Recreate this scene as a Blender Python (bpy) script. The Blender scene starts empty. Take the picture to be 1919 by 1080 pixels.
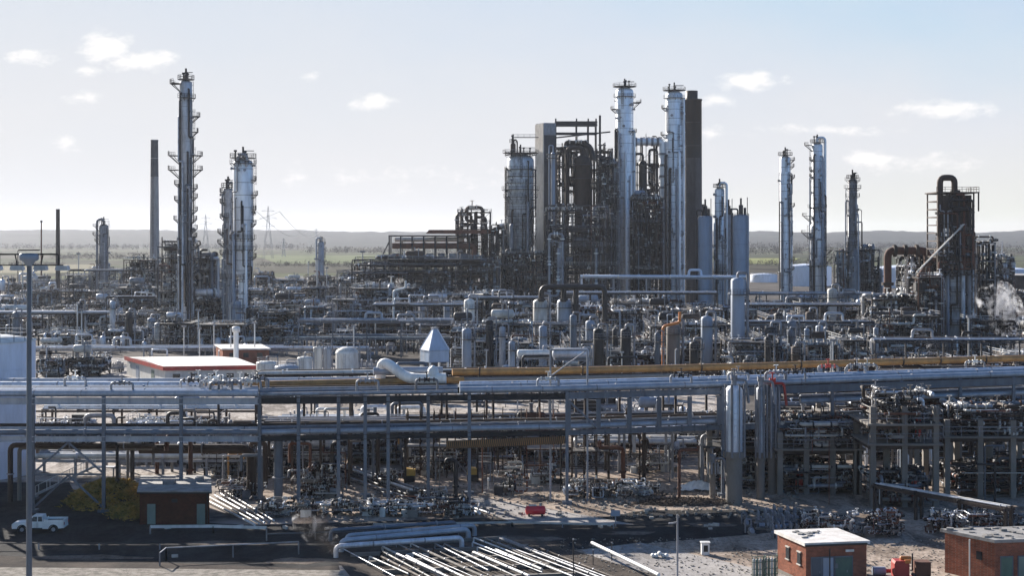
import bpy, math, random
from math import sin, cos, pi, radians, sqrt, atan2
from mathutils import Vector, Matrix

# ------------------------------------------------------------------ camera / light / exposure
scene = bpy.context.scene
F, H, HZ, CX = 2800.0, 30.0, 445.0, 960.0      # focal length in photo pixels, camera height (m), horizon row, centre column
cd = bpy.data.cameras.new("camera"); cam = bpy.data.objects.new("camera", cd)
scene.collection.objects.link(cam); scene.camera = cam
cam.location = (0, 0, H); cam.rotation_euler = (radians(90), 0, 0)
cd.sensor_width = 36; cd.lens = F / 1919 * 36; cd.shift_y = -(540 - HZ) / 1919.0
cd.clip_start = 0.5; cd.clip_end = 60000
SUN_EL, SUN_AZ = radians(22.5), radians(-36)     # azimuth measured from the view direction (+Y), negative = left
sdir = Vector((sin(SUN_AZ) * cos(SUN_EL), cos(SUN_AZ) * cos(SUN_EL), sin(SUN_EL)))
sl = bpy.data.lights.new("sun", 'SUN'); sun = bpy.data.objects.new("sun", sl); scene.collection.objects.link(sun)
sl.energy = 5.0; sl.angle = radians(0.5); sl.color = (1.0, 0.93, 0.84)
sun.rotation_euler = sdir.to_track_quat('Z', 'Y').to_euler()
scene.view_settings.view_transform = 'Standard'; scene.view_settings.look = 'None'
scene.view_settings.exposure = 1.18; scene.view_settings.gamma = 1.0
try:
    scene.cycles.max_bounces = 5; scene.cycles.diffuse_bounces = 3; scene.cycles.glossy_bounces = 3
    scene.cycles.volume_bounces = 3; scene.cycles.transparent_max_bounces = 8
    scene.cycles.volume_max_steps = 128
    scene.cycles.use_denoising = True
except Exception: pass

world = bpy.data.worlds.new("World"); scene.world = world; world.use_nodes = True
wn, wl = world.node_tree.nodes, world.node_tree.links
def _clouds():
    wn.clear()
    out = wn.new('ShaderNodeOutputWorld'); bg = wn.new('ShaderNodeBackground'); sky = wn.new('ShaderNodeTexSky')
    sky.sky_type = 'NISHITA'; sky.sun_disc = False; sky.sun_elevation = SUN_EL; sky.sun_rotation = SUN_AZ
    sky.air_density = 1.0; sky.dust_density = 0.7; sky.ozone_density = 2.2; sky.altitude = 30
    bg.inputs[1].default_value = 0.064
    tc = wn.new('ShaderNodeTexCoord'); sep = wn.new('ShaderNodeSeparateXYZ'); wl.new(tc.outputs['Generated'], sep.inputs[0])
    def math_(op, a, b=None, c=None, clamp=False):
        n = wn.new('ShaderNodeMath'); n.operation = op; n.use_clamp = clamp
        for i, x in enumerate((a, b, c)):
            if x is None: continue
            if isinstance(x, (int, float)): n.inputs[i].default_value = x
            else: wl.new(x, n.inputs[i])
        return n.outputs[0]
    yy = math_('MAXIMUM', sep.outputs[1], 0.05)
    u = math_('DIVIDE', sep.outputs[0], yy); v = math_('DIVIDE', sep.outputs[2], yy)
    cmb = wn.new('ShaderNodeCombineXYZ'); wl.new(u, cmb.inputs[0]); wl.new(math_('MULTIPLY', v, 1.9), cmb.inputs[1])
    def noise(scale, det, rough=0.6):
        n = wn.new('ShaderNodeTexNoise'); n.inputs['Scale'].default_value = scale; n.inputs['Detail'].default_value = det
        n.inputs['Roughness'].default_value = rough; wl.new(cmb.outputs[0], n.inputs['Vector']); return n.outputs[0]
    n1 = noise(58, 6, 0.62); n2 = noise(9, 4, 0.55)
    # small cumulus: photo position, half sizes, strength
    CL = [(200, 88, 48, 30, 1.15), (262, 114, 70, 20, 1.0), (62, 106, 50, 13, .8), (150, 183, 36, 10, .6), (170, 132, 22, 8, .5), (706, 191, 50, 14, .85),
          (583, 143, 18, 8, .45), (1405, 151, 62, 18, 1.0), (1348, 187, 36, 11, .7), (1776, 205, 88, 17, .9), (1630, 298, 50, 20, .9),
          (1745, 306, 100, 13, .55), (1333, 250, 26, 12, .5), (1550, 243, 105, 9, .5), (130, 272, 26, 10, .35), (820, 330, 150, 10, .15)]
    tot = None
    for px, py, rx, ry, st in CL:
        du = math_('DIVIDE', math_('SUBTRACT', u, (px - CX) / F), rx * 1.12 / F)
        dv = math_('DIVIDE', math_('SUBTRACT', v, (HZ - py) / F), ry * 1.15 / F)
        d = math_('SQRT', math_('ADD', math_('MULTIPLY', du, du), math_('MULTIPLY', dv, dv)))
        m = math_('MULTIPLY', math_('SUBTRACT', 1.0, d), st)
        tot = m if tot is None else math_('MAXIMUM', tot, m)
    body = math_('ADD', tot, math_('MULTIPLY', math_('SUBTRACT', n1, 0.5), 2.3))
    mr = wn.new('ShaderNodeMapRange'); mr.interpolation_type = 'SMOOTHSTEP'; wl.new(body, mr.inputs[0])
    mr.inputs[1].default_value = -.12; mr.inputs[2].default_value = 0.95; mr.inputs[3].default_value = 0; mr.inputs[4].default_value = 0.85
    gate = math_('GREATER_THAN', tot, -0.8)
    fac = math_('MULTIPLY', mr.outputs[0], gate)
    # thin high veil, thicker low down
    veil = wn.new('ShaderNodeMapRange'); wl.new(v, veil.inputs[0]); veil.inputs[1].default_value = 0.45; veil.inputs[2].default_value = -0.01
    veil.inputs[3].default_value = 0.0; veil.inputs[4].default_value = 0.85; veil.interpolation_type = 'SMOOTHERSTEP'
    veilf = math_('MULTIPLY', veil.outputs[0], math_('ADD', 0.72, math_('MULTIPLY', n2, 0.5)), clamp=True)
    vc = wn.new('ShaderNodeMix'); vc.data_type = 'RGBA'
    wl.new(math_('MULTIPLY', veilf, 0.9), vc.inputs[0]); cap = wn.new('ShaderNodeMix'); cap.data_type = 'RGBA'; cap.blend_type = 'DARKEN'; cap.inputs[0].default_value = 1.0; wl.new(sky.outputs[0], cap.inputs[6]); cap.inputs[7].default_value = (5.1, 5.45, 5.85, 1); bl = wn.new('ShaderNodeMix'); bl.data_type = 'RGBA'; bl.blend_type = 'MULTIPLY'; bl.inputs[7].default_value = (.50, .78, 1.06, 1)
    br = wn.new('ShaderNodeMapRange'); br.interpolation_type = 'SMOOTHSTEP'; wl.new(v, br.inputs[0]); br.inputs[1].default_value = .02; br.inputs[2].default_value = .19
    wl.new(math_('MULTIPLY', br.outputs[0], math_('ADD', .85, math_('MULTIPLY', u, 1.5)), clamp=True), bl.inputs[0]); wl.new(cap.outputs[2], bl.inputs[6]); wl.new(bl.outputs[2], vc.inputs[6]); vc.inputs[7].default_value = VEIL
    mx = wn.new('ShaderNodeMix'); mx.data_type = 'RGBA'
    wl.new(fac, mx.inputs[0]); wl.new(vc.outputs[2], mx.inputs[6]); mx.inputs[7].default_value = CLOUD
    tn = wn.new('ShaderNodeMix'); tn.data_type = 'RGBA'; tn.blend_type = 'MULTIPLY'; tn.inputs[0].default_value = 1.0; wl.new(mx.outputs[2], tn.inputs[6]); tn.inputs[7].default_value = (.985, .985, 1.005, 1); wl.new(tn.outputs[2], bg.inputs[0]); wl.new(bg.outputs[0], out.inputs[0])
VEIL = (5.85, 5.75, 5.7, 1); CLOUD = (8.2, 7.9, 7.5, 1)
_clouds()

# ------------------------------------------------------------------ helpers
COL = scene.collection
R = random.Random(11)
def XP(px, Y): return (px - CX) * Y / F
def ZP(py, Y): return H - (py - HZ) * Y / F
def G(px, py, z=0.0):
    Y = (H - z) * F / (py - HZ); return Vector((XP(px, Y), Y, z))
def W(px, py, Y): return Vector((XP(px, Y), Y, ZP(py, Y)))
def V3(*a): return Vector(a)

class MB:
    def __init__(s): s.v = []; s.f = []; s.sm = []; s.mi = []; s.cur = 0
    def add(s, vs, fs, smooth=False):
        b = len(s.v); s.v.extend([tuple(q) for q in vs])
        for f in fs: s.f.append([i + b for i in f]); s.sm.append(smooth); s.mi.append(s.cur)
    def box(s, c, d, rz=0.0):
        x, y, z = d[0] / 2, d[1] / 2, d[2] / 2; ca, sa = cos(rz), sin(rz)
        vs = [(c[0] + ca * a - sa * b, c[1] + sa * a + ca * b, c[2] + e) for e in (-z, z) for a, b in ((-x, -y), (x, -y), (x, y), (-x, y))]
        s.add(vs, [(3, 2, 1, 0), (4, 5, 6, 7), (0, 1, 5, 4), (1, 2, 6, 5), (2, 3, 7, 6), (3, 0, 4, 7)]); return s
    def bx(s, a, b):
        s.box(((a[0] + b[0]) / 2, (a[1] + b[1]) / 2, (a[2] + b[2]) / 2), (abs(b[0] - a[0]), abs(b[1] - a[1]), abs(b[2] - a[2]))); return s
    def frame(s, p0, p1):
        d = (Vector(p1) - Vector(p0)); L = d.length; d = d / max(L, 1e-6)
        up = Vector((0, 0, 1)) if abs(d.z) < 0.95 else Vector((0, 1, 0))
        a = d.cross(up).normalized(); b = a.cross(d).normalized(); return d, a, b
    def bar(s, p0, p1, w, h=None):
        h = h or w; p0, p1 = Vector(p0), Vector(p1)
        d, a, b = s.frame(p0, p1)
        vs = [p + a * (i * w / 2) + b * (j * h / 2) for p in (p0, p1) for i, j in ((-1, -1), (1, -1), (1, 1), (-1, 1))]
        s.add(vs, [(0, 1, 2, 3), (7, 6, 5, 4), (4, 5, 1, 0), (5, 6, 2, 1), (6, 7, 3, 2), (7, 4, 0, 3)]); return s
    def ibeam(s, p0, p1, w, h):
        p0, p1 = Vector(p0), Vector(p1); d, a, b = s.frame(p0, p1); t = h * .12
        for o, ww, hh in ((b * (h / 2 - t / 2), w, t), (-b * (h / 2 - t / 2), w, t), (b * 0, w * .16, h - 2 * t)):
            s.bar(p0 + o, p1 + o, ww, hh)
        return s
    def tube(s, p0, p1, r, n=8, r2=None, caps=True):
        p0, p1 = Vector(p0), Vector(p1); r2 = r if r2 is None else r2
        d, a, b = s.frame(p0, p1)
        vs = []
        for p, rr in ((p0, r), (p1, r2)):
            for i in range(n):
                t = 2 * pi * i / n; vs.append(p + a * (rr * cos(t)) + b * (rr * sin(t)))
        s.add(vs, [(i, (i + 1) % n, n + (i + 1) % n, n + i) for i in range(n)], True)
        if caps:
            s.add(vs[:n], [tuple(range(n - 1, -1, -1))]); s.add(vs[n:], [tuple(range(n))])
        return s
    def lathe(s, p0, axis, prof, n=16, a0=0.0, a1=2 * pi):
        # prof: list of (radius, distance along axis)
        p0 = Vector(p0); ax = Vector(axis).normalized(); _, a, b = s.frame(p0, p0 + ax)
        full = abs(a1 - a0 - 2 * pi) < 1e-4; m = n if full else n + 1
        vs = []
        for r, t in prof:
            for i in range(m):
                th = a0 + (a1 - a0) * i / n
                vs.append(p0 + ax * t + a * (r * cos(th)) + b * (r * sin(th)))
        fs = []
        for k in range(len(prof) - 1):
            for i in range(n):
                j = (i + 1) % m if full else i + 1
                fs.append((k * m + i, k * m + j, (k + 1) * m + j, (k + 1) * m + i))
        s.add(vs, fs, True); return s
    def drum(s, p0, p1, r, n=14, dome=0.35):
        p0, p1 = Vector(p0), Vector(p1); L = (p1 - p0).length; h = r * dome * 1.4; h = min(h, L * .45)
        prof = [(r * sin(t), h * (1 - cos(t))) for t in (0.02, .35, .7, 1.1, pi / 2)]
        prof2 = [(q[0], L - q[1]) for q in reversed(prof)]
        s.lathe(p0, p1 - p0, prof + prof2, n); return s
    def path(s, pts, r, n=8, bend=None):
        pts = [Vector(p) for p in pts]; bend = bend or r * 2.2
        q = [pts[0]]
        for i in range(1, len(pts) - 1):
            a, b, c = pts[i - 1], pts[i], pts[i + 1]
            d0 = (b - a); d1 = (c - b); l0, l1 = d0.length, d1.length
            if l0 < 1e-5 or l1 < 1e-5: continue
            d0 /= l0; d1 /= l1
            if d0.dot(d1) > .999: q.append(b); continue
            t = min(bend, l0 * .49, l1 * .49)
            A, C = b - d0 * t, b + d1 * t
            for k in range(5):
                u = k / 4; q.append(A * ((1 - u) ** 2) + b * (2 * u * (1 - u)) + C * (u * u))
        q.append(pts[-1])
        d = (q[1] - q[0]).normalized(); _, a, b = s.frame(q[0], q[1])
        vs = []; m = len(q)
        for i, p in enumerate(q):
            dn = (q[min(i + 1, m - 1)] - q[max(i - 1, 0)]).normalized()
            a = (a - dn * a.dot(dn)).normalized(); b = a.cross(dn)
            for k in range(n):
                t = 2 * pi * k / n; vs.append(p + a * (r * cos(t)) + b * (r * sin(t)))
        fs = [(i * n + k, i * n + (k + 1) % n, (i + 1) * n + (k + 1) % n, (i + 1) * n + k) for i in range(m - 1) for k in range(n)]
        s.add(vs, [f[::-1] for f in fs], True)
        s.add(vs[:n], [tuple(range(n))]); s.add(vs[-n:], [tuple(range(n - 1, -1, -1))]); return s
    def slab_arc(s, c, r0, r1, z, th, a0, a1, n=14):
        vs = []
        for i in range(n + 1):
            t = a0 + (a1 - a0) * i / n
            for r, zz in ((r0, z), (r1, z), (r1, z + th), (r0, z + th)): vs.append((c[0] + r * cos(t), c[1] + r * sin(t), zz))
        fs = []
        for i in range(n):
            b, e = i * 4, i * 4 + 4
            for k in range(4): fs.append((b + k, b + (k + 1) % 4, e + (k + 1) % 4, e + k))
        fs.append((0, 3, 2, 1)); fs.append((n * 4, n * 4 + 1, n * 4 + 2, n * 4 + 3)); s.add(vs, fs); return s
    def rail(s, pts, h=1.1, t=.06, gap=2.5, close=False):
        pts = [Vector(p) for p in pts]
        if close: pts = pts + [pts[0]]
        for a, b in zip(pts, pts[1:]):
            for k in (h, h * .55): s.bar(a + V3(0, 0, k), b + V3(0, 0, k), t)
            n = max(1, int((b - a).length / gap))
            for i in range(n + 1):
                p = a.lerp(b, i / n); s.bar(p, p + V3(0, 0, h + t / 2), t * .95)
        return s
    def ladder(s, p, h, ang, w=.5, t=.06, rung=.8, cage=True):
        p = Vector(p); a = V3(cos(ang + pi / 2), sin(ang + pi / 2), 0) * w / 2; o = V3(cos(ang), sin(ang), 0)
        for q in (-1, 1): s.bar(p + a * q, p + a * q + V3(0, 0, h), t)
        k = 0.3
        while k < h: s.bar(p - a + V3(0, 0, k), p + a + V3(0, 0, k), t * .7); k += rung
        if cage:
            for q in (-1, 0, 1):
                e = a * q * 1.2 + o * (.75 if q == 0 else .5); s.bar(p + e + V3(0, 0, 2.2), p + e + V3(0, 0, h), t * .7)
            k = 2.2
            while k < h:
                s.bar(p - a + V3(0, 0, k), p - a * 1.2 + o * .5 + V3(0, 0, k), t * .7); s.bar(p - a * 1.2 + o * .5 + V3(0, 0, k), p + o * .75 + V3(0, 0, k), t * .7)
                s.bar(p + o * .75 + V3(0, 0, k), p + a * 1.2 + o * .5 + V3(0, 0, k), t * .7); s.bar(p + a + V3(0, 0, k), p + a * 1.2 + o * .5 + V3(0, 0, k), t * .7); k += 1.6
        return s
    def prism(s, pts, axis_d, smooth=False):
        n = len(pts); a = [Vector(p) for p in pts]; d = Vector(axis_d); b = [p + d for p in a]
        s.add(a + b, [tuple(range(n - 1, -1, -1)), tuple(range(n, 2 * n))] + [(i, (i + 1) % n, n + (i + 1) % n, n + i) for i in range(n)], smooth); return s
    def build(s, name, mat, parent=None, loc=None, mat2=None):
        me = bpy.data.meshes.new(name); me.from_pydata(s.v, [], s.f)
        me.polygons.foreach_set('use_smooth', s.sm)
        me.materials.append(M(mat) if isinstance(mat, str) else mat)
        if mat2: me.materials.append(M(mat2)); me.polygons.foreach_set('material_index', s.mi)
        me.update()
        o = bpy.data.objects.new(name, me); COL.objects.link(o)
        if loc is not None: o.location = loc
        if parent is not None: o.parent = parent
        return o

def tag(o, label, cat, group=None, kind=None):
    if label: o['label'] = label
    if cat: o['category'] = cat
    if group: o['group'] = group
    if kind: o['kind'] = kind
    return o
def thing(name, label, cat, loc=(0, 0, 0), group=None, rz=0.0):
    o = bpy.data.objects.new(name, None); COL.objects.link(o); o.location = loc; o.rotation_euler = (0, 0, rz)
    o.empty_display_size = .5
    return tag(o, label, cat, group)
def struct(name, mb, mat):
    o = mb.build(name, mat); o['kind'] = 'structure'; return o
def dup(root, loc, rz=0.0, sc=1.0):
    r = root.copy(); COL.objects.link(r); r.location = loc; r.rotation_euler = (0, 0, rz); r.scale = (sc, sc, sc)
    for ch in list(root.children):
        c = ch.copy(); COL.objects.link(c); c.parent = r
        for g in ch.children:
            d = g.copy(); COL.objects.link(d); d.parent = c
    return r
AUTO = []   # (object, description, world position): labels finished at the end from what stands nearby
def auto(o, desc, pos): AUTO.append((o, desc, Vector(pos))); return o

# ------------------------------------------------------------------ materials
_mats = {}
SPEC = {  # base colour, roughness, metallic, variation between objects, grime colour, grime amount, bump, streak(z scale)
 'silver':    ((.60, .63, .69), .40, .35, .22, (.16, .14, .13), .38, .02, .25),
 'bluesilver':((.40, .43, .48), .40, .25, .15, (.14, .16, .20), .35, .02, .2),
 'bluesteel': ((.125, .15, .185), .45, .25, .25, (.07, .07, .08), .4, .02, .3),
 'cladding':  ((.80, .84, .90), .36, .30, .10, (.40, .40, .42), .35, .02, .18),
 'dullclad':  ((.52, .56, .62), .42, .30, .10, (.12, .12, .13), .55, .03, .3),
 'palepaint': ((.66, .72, .84), .45, .0, .06, (.42, .45, .50), .3, .01, .2),
 'hutblue':   ((.34, .43, .56), .5, .0, .05, (.22, .27, .34), .4, .01, .15),
 'stackgrey': ((.13, .125, .13), .8, .0, .05, (.07, .068, .07), .4, .03, .3),
 'galv':      ((.27, .28, .31), .5, .3, .3, (.10, .09, .08), .45, .03, .4),
 'darksteel': ((.028, .029, .035), .55, .35, .4, (.03, .025, .02), .5, .03, .4),
 'blacksteel':((.013, .012, .013), .45, .2, .4, (.03, .018, .012), .4, .02, .5),
 'brownsteel':((.055, .037, .029), .7, .2, .4, (.03, .025, .02), .5, .04, .5),
 'rust':      ((.13, .05, .03), .75, .1, .35, (.06, .035, .025), .5, .05, .5),
 'ochre':     ((.42, .22, .07), .55, .1, .15, (.16, .09, .05), .5, .03, .3),
 'white':     ((.78, .78, .76), .45, .0, .12, (.38, .34, .30), .35, .02, .2),
 'offwhite':  ((.60, .60, .58), .5, .0, .2, (.24, .21, .18), .45, .02, .25),
 'tankgrey':  ((.27, .32, .40), .45, .1, .12, (.18, .19, .22), .3, .02, .15),
 'concrete':  ((.20, .18, .16), .85, .0, .15, (.15, .13, .11), .5, .05, .4),
 'lightconc': ((.55, .51, .46), .85, .0, .15, (.32, .28, .24), .45, .05, .4),
 'chimconc':  ((.42, .39, .37), .85, .0, .1, (.25, .22, .21), .5, .04, .3),
 'chimdark':  ((.06, .057, .062), .7, .0, .1, (.035, .03, .03), .4, .03, .3),
 'grating':   ((.06, .062, .068), .6, .4, .35, (.06, .05, .045), .5, .03, 1),
 'redpaint':  ((.42, .04, .03), .45, .0, .25, (.14, .04, .03), .4, .02, .5),
 'brightred': ((.70, .035, .05), .3, .0, .1, (.3, .04, .04), .2, .01, .5),
 'orange':    ((.62, .20, .04), .45, .0, .1, (.25, .1, .04), .3, .02, .5),
 'yellow':    ((.55, .33, .06), .5, .0, .15, (.2, .12, .05), .4, .02, .5),
 'green':     ((.10, .17, .13), .5, .0, .2, (.05, .07, .06), .4, .02, .5),
 'greengrey': ((.16, .21, .18), .5, .0, .3, (.08, .1, .09), .4, .02, .5),
 'roofgrey':  ((.30, .29, .28), .9, .0, .15, (.15, .14, .13), .6, .06, 1),
 'roofwhite': ((.72, .69, .66), .8, .0, .1, (.42, .38, .34), .5, .05, 1),
 'glass':     ((.02, .025, .03), .12, .0, .1, (.02, .02, .02), .1, .0, 1),
 'rubber':    ((.02, .02, .02), .8, .0, .1, (.05, .045, .04), .4, .02, 1),
 'creamwall': ((.55, .54, .52), .7, .0, .15, (.35, .33, .30), .4, .03, .4),
 'lampglass': ((.5, .55, .6), .2, .0, .1, (.4, .4, .4), .1, .0, 1),
 'gravel':    ((.34, .31, .27), .95, .0, .0, (.12, .11, .10), .6, .3, 1),
}
def M(name):
    if name in _mats: return _mats[name]
    if name in SPECIAL: m = SPECIAL[name]()
    else:
        base, rough, metal, var, gc, ga, bump, zs = SPEC[name]
        m = bpy.data.materials.new(name); m.use_nodes = True; nt = m.node_tree; nn, ll = nt.nodes, nt.links
        bs = nn['Principled BSDF']; bs.inputs['Roughness'].default_value = rough; bs.inputs['Metallic'].default_value = metal
        tc = nn.new('ShaderNodeTexCoord'); mp = nn.new('ShaderNodeMapping'); mp.inputs['Scale'].default_value = (1, 1, zs); ll.new(tc.outputs['Object'], mp.inputs[0])
        oi = nn.new('ShaderNodeObjectInfo')
        off = nn.new('ShaderNodeVectorMath'); off.operation = 'SCALE'; ll.new(oi.outputs['Location'], off.inputs[0]); off.inputs['Scale'].default_value = .37
        ad = nn.new('ShaderNodeVectorMath'); ad.operation = 'ADD'; ll.new(mp.outputs[0], ad.inputs[0]); ll.new(off.outputs[0], ad.inputs[1])
        nz = nn.new('ShaderNodeTexNoise'); nz.inputs['Scale'].default_value = .9; nz.inputs['Detail'].default_value = 7; nz.inputs['Roughness'].default_value = .68; ll.new(ad.outputs[0], nz.inputs['Vector'])
        mr = nn.new('ShaderNodeMapRange'); ll.new(nz.outputs[0], mr.inputs[0]); mr.inputs[1].default_value = .42; mr.inputs[2].default_value = .72; mr.inputs[3].default_value = 0; mr.inputs[4].default_value = ga * 1.7; mr.clamp = True
        mx = nn.new('ShaderNodeMix'); mx.data_type = 'RGBA'; mx.clamp_factor = True; ll.new(mr.outputs[0], mx.inputs[0]); mx.inputs[6].default_value = (*base, 1); mx.inputs[7].default_value = (*gc, 1)
        vm = nn.new('ShaderNodeMapRange'); ll.new(oi.outputs['Random'], vm.inputs[0]); vm.inputs[3].default_value = 1 - var; vm.inputs[4].default_value = 1 + var
        hs = nn.new('ShaderNodeHueSaturation'); ll.new(vm.outputs[0], hs.inputs['Value']); ll.new(mx.outputs[2], hs.inputs['Color'])
        ll.new(hs.outputs[0], bs.inputs['Base Color'])
        rr = nn.new('ShaderNodeMapRange'); ll.new(nz.outputs[0], rr.inputs[0]); rr.inputs[3].default_value = max(.1, rough - .12); rr.inputs[4].default_value = min(1, rough + .25); ll.new(rr.outputs[0], bs.inputs['Roughness'])
        if bump > 0:
            bp = nn.new('ShaderNodeBump'); bp.inputs['Distance'].default_value = bump; ll.new(nz.outputs[0], bp.inputs['Height']); ll.new(bp.outputs[0], bs.inputs['Normal'])
    _mats[name] = m; return m
def _nt(name):
    m = bpy.data.materials.new(name); m.use_nodes = True
    m.node_tree.nodes['Principled BSDF'].inputs['Specular IOR Level'].default_value = .04
    return m, m.node_tree.nodes, m.node_tree.links, m.node_tree.nodes['Principled BSDF']
def _ramp(nn, ll, src, stops):
    r = nn.new('ShaderNodeValToRGB'); ll.new(src, r.inputs[0]); e = r.color_ramp.elements
    e[0].position, e[0].color = stops[0][0], (*stops[0][1], 1); e[1].position, e[1].color = stops[1][0], (*stops[1][1], 1)
    for p, c in stops[2:]: q = e.new(p); q.color = (*c, 1)
    return r.outputs[0]
def _noise(nn, ll, vec, scale, det=6, rough=.6, dist=0):
    n = nn.new('ShaderNodeTexNoise'); n.inputs['Scale'].default_value = scale; n.inputs['Detail'].default_value = det; n.inputs['Roughness'].default_value = rough
    n.inputs['Distortion'].default_value = dist; ll.new(vec, n.inputs['Vector']); return n.outputs[0]
def _mix(nn, ll, fac, a, b, mode='MIX'):
    m = nn.new('ShaderNodeMix'); m.data_type = 'RGBA'; m.blend_type = mode; m.clamp_factor = True
    if isinstance(fac, float): m.inputs[0].default_value = fac
    else: ll.new(fac, m.inputs[0])
    for i, x in ((6, a), (7, b)):
        if isinstance(x, tuple): m.inputs[i].default_value = (*x, 1)
        else: ll.new(x, m.inputs[i])
    return m.outputs[2]
def _bump(nn, ll, bs, h, dist, strength=1.0):
    b = nn.new('ShaderNodeBump'); b.inputs['Distance'].default_value = dist; b.inputs['Strength'].default_value = strength; ll.new(h, b.inputs['Height']); ll.new(b.outputs[0], bs.inputs['Normal'])
def _unused(): pass
def m_yard():
    m, nn, ll, bs = _nt('yard_ground'); tc = nn.new('ShaderNodeTexCoord'); v = tc.outputs['Object']
    a = _noise(nn, ll, v, .035, 6, .6); b = _noise(nn, ll, v, .5, 8, .7); c = _noise(nn, ll, v, .09, 5, .6, .6)
    col = _ramp(nn, ll, a, [(.30, (.30, .27, .25)), (.50, (.38, .33, .29)), (.62, (.26, .24, .23)), (.75, (.42, .37, .32))])
    col2 = _ramp(nn, ll, c, [(.36, (.13, .125, .12)), (.46, (1, 1, 1))])
    col = _mix(nn, ll, 0.75, col, col2, 'MULTIPLY')
    d = _ramp(nn, ll, b, [(.3, (.68, .68, .68)), (.7, (1.12, 1.1, 1.08))]); col = _mix(nn, ll, 1.0, col, d, 'MULTIPLY')
    ll.new(col, bs.inputs['Base Color']); bs.inputs['Roughness'].default_value = .92; _bump(nn, ll, bs, b, .08); return m
def m_fields():
    m, nn, ll, bs = _nt('farm_fields'); tc = nn.new('ShaderNodeTexCoord')
    mp = nn.new('ShaderNodeMapping'); mp.inputs['Rotation'].default_value = (0, 0, .35); mp.inputs['Scale'].default_value = (1, .7, 1); ll.new(tc.outputs['Object'], mp.inputs[0])
    vo = nn.new('ShaderNodeTexVoronoi'); vo.inputs['Scale'].default_value = .0045; ll.new(mp.outputs[0], vo.inputs['Vector'])
    ve = nn.new('ShaderNodeTexVoronoi'); ve.feature = 'DISTANCE_TO_EDGE'; ve.inputs['Scale'].default_value = .0045; ll.new(mp.outputs[0], ve.inputs['Vector'])
    sx = nn.new('ShaderNodeSeparateXYZ'); ll.new(vo.outputs['Color'], sx.inputs[0])
    col = _ramp(nn, ll, sx.outputs[0], [(.0, (.045, .055, .03)), (.30, (.065, .058, .045)), (.5, (.045, .058, .032)), (.7, (.07, .085, .04)), (.9, (.085, .078, .06))])
    n = _noise(nn, ll, mp.outputs[0], .02, 6, .65); d = _ramp(nn, ll, n, [(.3, (.55, .55, .55)), (.7, (1.2, 1.15, 1.1))]); col = _mix(nn, ll, 1.0, col, d, 'MULTIPLY')
    hd = _ramp(nn, ll, ve.outputs[0], [(.02, (.30, .28, .30)), (.035, (1, 1, 1))]); col = _mix(nn, ll, .9, col, hd, 'MULTIPLY')
    ll.new(col, bs.inputs['Base Color']); bs.inputs['Roughness'].default_value = 1; return m
def m_flat(name, stops, scale, rough=.95, bump=.05, bscale=None, stain=0.0):
    def f():
        m, nn, ll, bs = _nt(name); tc = nn.new('ShaderNodeTexCoord'); v = tc.outputs['Object']
        a = _noise(nn, ll, v, scale, 8, .66); b = _noise(nn, ll, v, (bscale or scale * 9), 5, .7)
        col = _ramp(nn, ll, a, stops); d = _ramp(nn, ll, b, [(.3, (.7, .7, .7)), (.7, (1.15, 1.15, 1.15))]); col = _mix(nn, ll, 1.0, col, d, 'MULTIPLY')
        if stain:
            mp = nn.new('ShaderNodeMapping'); mp.inputs['Scale'].default_value = (1, .45, 1); mp.inputs['Rotation'].default_value = (0, 0, .5); ll.new(v, mp.inputs[0])
            e = _noise(nn, ll, mp.outputs[0], .22, 7, .72, 1.2); col = _mix(nn, ll, stain, col, _ramp(nn, ll, e, [(.40, (.30, .28, .27)), (.53, (1, 1, 1))]), 'MULTIPLY')
            g = _noise(nn, ll, v, 1.9, 5, .75); col = _mix(nn, ll, stain * .9, col, _ramp(nn, ll, g, [(.40, (.38, .35, .32)), (.50, (1, 1, 1))]), 'MULTIPLY')
        ll.new(col, bs.inputs['Base Color']); bs.inputs['Roughness'].default_value = rough; _bump(nn, ll, bs, b, bump); return m
    return f
def m_brick(k=1.0, name='red_brick'):
    m, nn, ll, bs = _nt(name); tc = nn.new('ShaderNodeTexCoord'); ge = nn.new('ShaderNodeNewGeometry')
    sp = nn.new('ShaderNodeSeparateXYZ'); ll.new(tc.outputs['Object'], sp.inputs[0])
    ad = nn.new('ShaderNodeMath'); ad.operation = 'ADD'; ll.new(sp.outputs[0], ad.inputs[0]); ll.new(sp.outputs[1], ad.inputs[1])
    cb = nn.new('ShaderNodeCombineXYZ'); ll.new(ad.outputs[0], cb.inputs[0]); ll.new(sp.outputs[2], cb.inputs[1])
    br = nn.new('ShaderNodeTexBrick'); ll.new(cb.outputs[0], br.inputs[0]); br.inputs['Scale'].default_value = 2.2; br.inputs['Mortar Size'].default_value = .015
    br.inputs['Color1'].default_value = (.30, .105, .065, 1); br.inputs['Color2'].default_value = (.20, .075, .05, 1); br.inputs['Mortar'].default_value = (.26, .21, .18, 1)
    n = _noise(nn, ll, tc.outputs['Object'], .8, 6, .7); d = _ramp(nn, ll, n, [(.3, (.6 * k, .6 * k, .6 * k)), (.7, (1.2 * k, 1.15 * k, 1.1 * k))])
    col = _mix(nn, ll, 1.0, br.outputs[0], d, 'MULTIPLY'); ll.new(col, bs.inputs['Base Color']); bs.inputs['Roughness'].default_value = .9; return m
def m_scrub():
    m, nn, ll, bs = _nt('scrub'); oi = nn.new('ShaderNodeTexCoord')
    a = _noise(nn, ll, oi.outputs['Object'], .6, 6, .7)
    col = _ramp(nn, ll, a, [(.35, (.10, .10, .04)), (.5, (.34, .24, .07)), (.62, (.50, .30, .08)), (.72, (.22, .20, .07))])
    ll.new(col, bs.inputs['Base Color']); bs.inputs['Roughness'].default_value = 1; return m
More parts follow.
